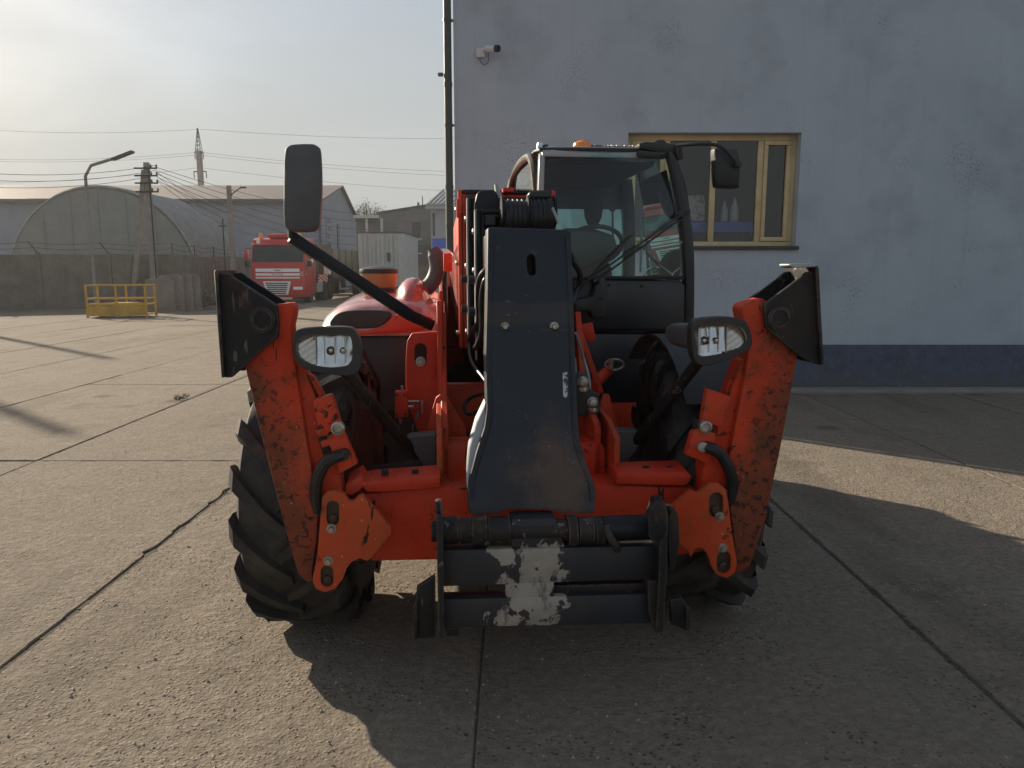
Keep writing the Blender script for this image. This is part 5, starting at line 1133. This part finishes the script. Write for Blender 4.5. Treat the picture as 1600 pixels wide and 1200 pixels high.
# ---- cab
YF, YR = .82, 2.25
xL, xR = mp(843, 400, YF).x, mp(1082, 450, YF).x; zR = mp(950, 232, YF + .08).z; zS = mp(980, 433, YF).z
cab = empty('cab', (0, 0, 0)); cab.parent = TH
def pil(path, hw_, hd_, mat='cabgrey', nm='pillar', par=None):
    rg = [[p + Vector((sx * hw_, sy * hd_, 0)) for sx, sy in ((-1, -1), (1, -1), (1, 1), (-1, 1))] for p in smooth_path(path, 5)]
    return MB().loft(rg).build(nm, M[mat], par or cab, .01, 2)
fr = [mp(1045, 240, YF + .1), mp(1060, 280, YF + .06), mp(1069, 330, YF + .03), mp(1075, 390, YF), mp(1076, 440, YF), mp(1075, 515, YF + .02)]
pil([p + Vector((.012, .02, 0)) for p in fr], .02, .04)
plate('pillar_skin', [(1044, 236), (1053, 238), (1064, 262), (1075, 310), (1083, 370), (1086, 440), (1084, 490), (1076, 520), (1068, 522), (1072, 440), (1068, 370), (1060, 300), (1050, 255)], YF - .02, .1, 'cabgrey', cab, .012)
pil([Vector((xL + .03, YF + .15, zR - .02)), Vector((xL + .012, YF + .05, zR - .12)), Vector((xL, YF, zR - .5)), Vector((xL, YF, .95))], .017, .035, 'cabwhite')
pil([Vector((xL - .02, YR - .1, zR - .03)), Vector((xL - .05, YR, zR - .3)), Vector((xL - .05, YR, 1.2))], .035, .05, 'cabgrey')
pil([Vector((xR - .1, YR - .1, zR - .03)), Vector((xR - .04, YR, zR - .4)), Vector((xR - .03, YR, 1.0))], .045, .05)
pil([Vector((xR - .12, 1.62, zR - .03)), Vector((xR - .03, 1.64, zR - .5)), Vector((xR - .02, 1.66, 1.0))], .025, .03, 'cabgrey', 'door_post')
# arched light side frame on the boom side
arc = [Vector((xL - .0, YF + .02, zR - .62)), Vector((xL - .01, YF + .06, zR - .3)), Vector((xL - .015, YF + .22, zR - .07)), Vector((xL - .02, YF + .5, zR - .0)), Vector((xL - .03, YR - .35, zR - .01)), Vector((xL - .04, YR - .08, zR - .12)), Vector((xL - .05, YR + .02, zR - .5))]
MB().tube(smooth_path(arc), .026, 10).build('side_arch', M['rubber'], cab)
# roof
rf = MB(); rg = []
for y, z, ins in ((YF + .06, zR - .03, .05), (YF + .1, zR + .012, .05), (YF + .3, zR + .03, .03), (1.6, zR + .045, .03), (YR - .1, zR + .03, .04), (YR + .04, zR - .03, .07)):
    rg.append([(xL + ins - .03, y, z - .025), (xL + ins - .03, y, z - .012), (xL + ins + .03, y, z), (xR - ins - .16, y, z), (xR - ins - .1, y, z - .012), (xR - ins - .1, y, z - .025)])
rf = MB().loft(rg).build('roof', M['cabwhite'], cab, .006, 2)
MB().box(xL + .06, xR - .2, YF + .2, YR - .02, zR - .08, zR - .056).build('headliner', M['fabric'], cab)
# windscreen: slightly bowed
ws = []
for j in range(7):
    v = j / 6; row = []
    l = mp(846, 234 + (432 - 234) * v, YF); r = Vector((*fr[0][:2], 0)).lerp(Vector((*fr[4][:2], 0)), min(1, v * 1.15)); z = mp(950, 231 + (434 - 231) * v, YF).z
    for i in range(9): u = i / 8; row.append((l.x + (r.x - .004 - l.x) * u, YF + .09 * (1 - v) ** 2 - .03 * math.sin(math.pi * u) + .005, z))
    ws.append(row)
wsm = MB().loft(ws, cap=False, closed=False).build('windscreen', M['cabglass'], cab, 0, 1, 60)
MB().tube([Vector(p) for p in ws[0]], .011, 6).build('rubber_seal', M['plastic'], wsm); MB().tube([Vector(p) for p in ws[-1]], .011, 6).build('rubber_seal', M['plastic'], wsm); MB().tube([Vector(r_[-1]) for r_ in ws], .010, 6).build('rubber_seal', M['plastic'], wsm)
MB().add([(xR - .03, YF + .1, 1.2), (xR - .03, 1.6, 1.2), (xR - .04, 1.6, zR - .45), (xR - .12, 1.58, zR - .1), (xR - .12, YF + .2, zR - .1), (xR - .05, YF + .1, zR - .5)], [(0, 1, 2, 3, 4, 5)]).build('door_glass', M['cabglass'], cab)
MB().add([(xL - .02, YF + .08, zR - .65), (xL - .03, YR, zR - .65), (xL - .04, YR - .1, zR - .16), (xL - .03, YR - .4, zR - .04), (xL - .01, YF + .4, zR - .04), (xL - .01, YF + .1, zR - .2)], [(0, 1, 2, 3, 4, 5)]).build('side_glass', M['cabglass'], cab)
zw0, zw1 = mp(960, 400, YR).z, mp(960, 327, YR).z
MB().box(xL - .01, xR - .05, YR + .0, YR + .03, zw1, zR - .04).build('rear_header', M['cabgrey'], cab); MB().box(xL - .01, xR - .05, YR + .0, YR + .03, .95, zw0 - .18).build('rear_panel', M['cabgrey'], cab)
MB().box(xL - .01, xR - .05, YR + .012, YR + .016, zw0 - .179, zw1 - .001).build('rear_glass', M['cabglass'], cab)
# front skirt
sk = plate('front_skirt', [(893, 436), (905, 433), (1064, 438), (1072, 446), (1073, 512), (1066, 518), (893, 516)], YF - .015, .3, 'cabgrey', cab, .02, 0, 3)
plate('lower_panel', [(893, 521), (1064, 522), (1056, 560), (1030, 628), (893, 628)], YF + .03, .2, 'cabgrey', cab, .01)
plate('floor_sill', [(893, 630), (1028, 630), (1018, 676), (893, 676)], YF + .02, .2, 'red', cab, .01)
MB().box(xL, xR - .04, YF + .25, YR, .75, .95).build('floor', M['cabgrey'], cab, .02); MB().box(xR - .05, xR - .02, YF + .1, 1.62, .8, 1.2).build('door_panel', M['cabgrey'], cab, .02)
for px, py in ((1003, 447), (952, 445)): bolt(px, py, YF - .018, .006, sk, mat='plastic')
plate('side_pod', [(896, 470), (905, 468), (925, 463), (930, 447), (940, 442), (947, 450), (949, 480), (944, 496), (926, 498), (922, 486), (898, 488)], YF - .12, .12, 'plastic', cab, .012, 0, 3)
MB().tube([mp(926, 440, YF - .05), mp(938, 438, YF - .05), mp(940, 470, YF - .1)], .03, 12).build('wiper_motor', M['plastic'], cab)
# wipers
wp = MB().tube([mp(1066, 336, YF - .03), mp(1056, 341, YF - .05), mp(912, 443, YF - .06)], .006, 8).build('wiper_arm', M['plastic'], cab)
MB().tube([mp(1066, 343, YF - .03), mp(1052, 350, YF - .05), mp(930, 440, YF - .06)], .006, 8).build('wiper_link', M['plastic'], wp); MB().tube([mp(989, 366, YF - .04), mp(968, 385, YF - .045), mp(905, 452, YF - .045)], .005, 8).build('wiper_blade', M['plastic'], wp)
MB().lathe([(.022, .04), (.022, -.01), (.014, -.016)], 14, mp(1064, 335, YF - .03), 'y').build('wiper_pivot', M['plastic'], wp); MB().lathe([(.016, .04), (.016, -.01)], 14, mp(1074, 332, YF - .02), 'y').build('wiper_pivot', M['plastic'], wp)
# interior
MB().loft([[(x, y, z) for x, y in ((.45, 1.55), (.95, 1.55), (.95, 2.0), (.45, 2.0))] for z in (1.12, 1.22)]).build('seat_cushion', M['fabric'], cab, .04, 3)
q = mp(931, 318, 1.9); mb = MB().loft([[(.70 + s * w_, y, z) for s, y in ((-1, 1.92), (1, 1.92), (1, 2.04), (-1, 2.04))] for w_, z in ((.24, 1.2), (.25, 1.45), (.22, 1.66), (.17, 1.74))]); mb.build('seat_backrest', M['fabric'], cab, .04, 3)
MB().loft([[(q.x + s * w_, y, q.z - .03 + z) for s, y in ((-1, 1.95), (1, 1.95), (1, 2.03), (-1, 2.03))] for w_, z in ((.035, -.12), (.06, -.06), (.07, .02), (.06, .10))]).build('headrest', M['fabric'], cab, .02, 2)
MB().box(.30, .62, YF + .12, YF + .35, .96, 1.38).build('dashboard', M['cabgrey'], cab, .05, 3); dsh = plate('dash_cowl', [(852, 372), (885, 356), (930, 357), (962, 368), (968, 395), (905, 425), (852, 430)], YF + .16, .16, 'cabgrey', cab, .03, 0, 3)
st_c = mp(925, 385, YF + .42); mb = MB(); m = Matrix.Translation(st_c) @ Matrix.Rotation(R(-38), 4, 'X')
mb.tube([m @ Vector((.19 * math.cos(t), .19 * math.sin(t), 0)) for t in [2 * math.pi * k / 32 for k in range(33)]], .015, 8); mb.tube([m @ Vector((-.18, 0, 0)), m @ Vector((.18, 0, 0))], .012, 8); mb.tube([m @ Vector((0, 0, 0)), m @ Vector((0, -.0, -.35))], .02, 8); mb.build('steering_wheel', M['plastic'], cab)
MB().tube([mp(958, 400, 1.3), mp(957, 328, 1.3)], .007, 8).build('grab_rod', M['plastic'], cab); MB().lathe([(0, -.02), (.02, -.01), (.02, .01), (0, .02)], 12, mp(957, 326, 1.3), 'y').build('knob', M['plastic'], cab)
MB().box(.86, 1.02, 1.3, 1.75, 1.0, 1.3).build('armrest_console', M['plastic'], cab, .04, 2); MB().tube([mp(1003, 340, 1.65), mp(1001, 425, 1.6)], .01, 8).build('door_rail', M['galv'], cab)
MB().tube([mp(1010, 395, 1.2), mp(1030, 415, 1.1), mp(1052, 432, 1.0)], .008, 8).build('door_handle', M['chrome'], cab); MB().tube(smooth_path([mp(1005, 430, 1.1), mp(1015, 420, 1.1), mp(1035, 420, 1.1), mp(1050, 430, 1.1)]), .007, 8).build('door_handle', M['chrome'], cab)
# roof fittings
q = mp(910, 222, 1.3); zr = zR + .035
bc = MB().lathe([(.062, .012), (.064, .03), (.056, .055), (.03, .072), (0, .077)], 28, (q.x, 1.3, zr)).build('beacon', M['amber'], cab); MB().lathe([(.066, -.02), (.066, .012)], 28, (q.x, 1.3, zr)).build('beacon_base', M['plastic'], bc)
pts = []
x0_, x1_ = mp(924, 224, 1.2).x, mp(1000, 226, 1.2).x
for i in range(18 * 8 + 1): t = i / 8; pts.append((x0_ + (x1_ - x0_) * i / 144, 1.2 + .013 * math.cos(t * 2 * math.pi), zr + .018 + .013 * math.sin(t * 2 * math.pi)))
MB().tube(pts, .0035, 5).build('coiled_cable', M['hose'], cab)
lb = plate('roof_light_bar', [(998, 224), (1010, 221), (1022, 222), (1028, 218), (1038, 218), (1042, 223), (1058, 225), (1066, 232), (1060, 240), (1030, 238), (1000, 232)], YF + .04, .1, 'plastic', cab, .008); plate('light_bar_shade', [(996, 238), (1000, 235), (1045, 238), (1048, 243), (1040, 247), (998, 245)], YF + .03, .06, 'plastic', cab, .006)
MB().lathe([(.0, .034), (.016, .03), (.02, .012), (.024, 0)], 14, (mp(844, 224, 1.0).x, 1.0, zR + .012)).build('roof_cap', M['chrome'], cab); MB().box(mp(844, 224, 1.0).x + .02, mp(844, 224, 1.0).x + .045, .98, 1.02, zR + .01, zR + .03).build('cap_tab', M['plastic'], cab)
rmq = YF - .08
rm = rounded(P([(1115, 236), (1120, 232), (1148, 232), (1154, 237), (1156, 262), (1155, 288), (1151, 294), (1124, 293), (1118, 288), (1116, 262)], rmq), 3); c = sum(rm, Vector()) / len(rm)
rmm = MB().loft([[c + (p - c) * .85 - BK * .02 for p in rm], [c + (p - c) * .98 - BK * .008 for p in rm], rm, [p + BK * .05 for p in rm]]).build('wing_mirror', M['plastic'], cab, 0, 1, 50)
MB().prism([c + (p - c) * .92 + BK * .0505 for p in rm], BK * .002).build('mirror_glass', M['chrome'], rmm)
MB().tube(smooth_path([mp(1060, 227, YF), mp(1090, 225, rmq), mp(1116, 226, rmq - .03), mp(1132, 233, rmq - .05), mp(1144, 246, rmq - .05), mp(1152, 256, rmq - .04)]), .0105, 10).build('mirror_arm', M['plastic'], rmm)
MB().lathe([(.02, .03), (.02, -.02), (.012, -.026)], 14, mp(1152, 257, rmq - .03), 'y').build('mirror_joint', M['plastic'], rmm); plate('arm_clamp', [(1056, 226), (1066, 224), (1068, 248), (1058, 250)], YF + .02, .05, 'plastic', rmm, .005)

# ================================================================== HAZE
hz_ = NT('thin_haze'); pv_ = hz_.n('ShaderNodeVolumePrincipled'); pv_.inputs['Density'].default_value = .0006; pv_.inputs['Color'].default_value = (.95, .95, .93, 1); pv_.inputs['Anisotropy'].default_value = .35
hz_.l(pv_.outputs[0], hz_.out.inputs['Volume'])
hzo = MB().box(-130, 60, -12, 160, -1.13, 22).build('haze', hz_.m); tag(hzo, 'thin haze in the yard air', 'haze', kind='stuff')
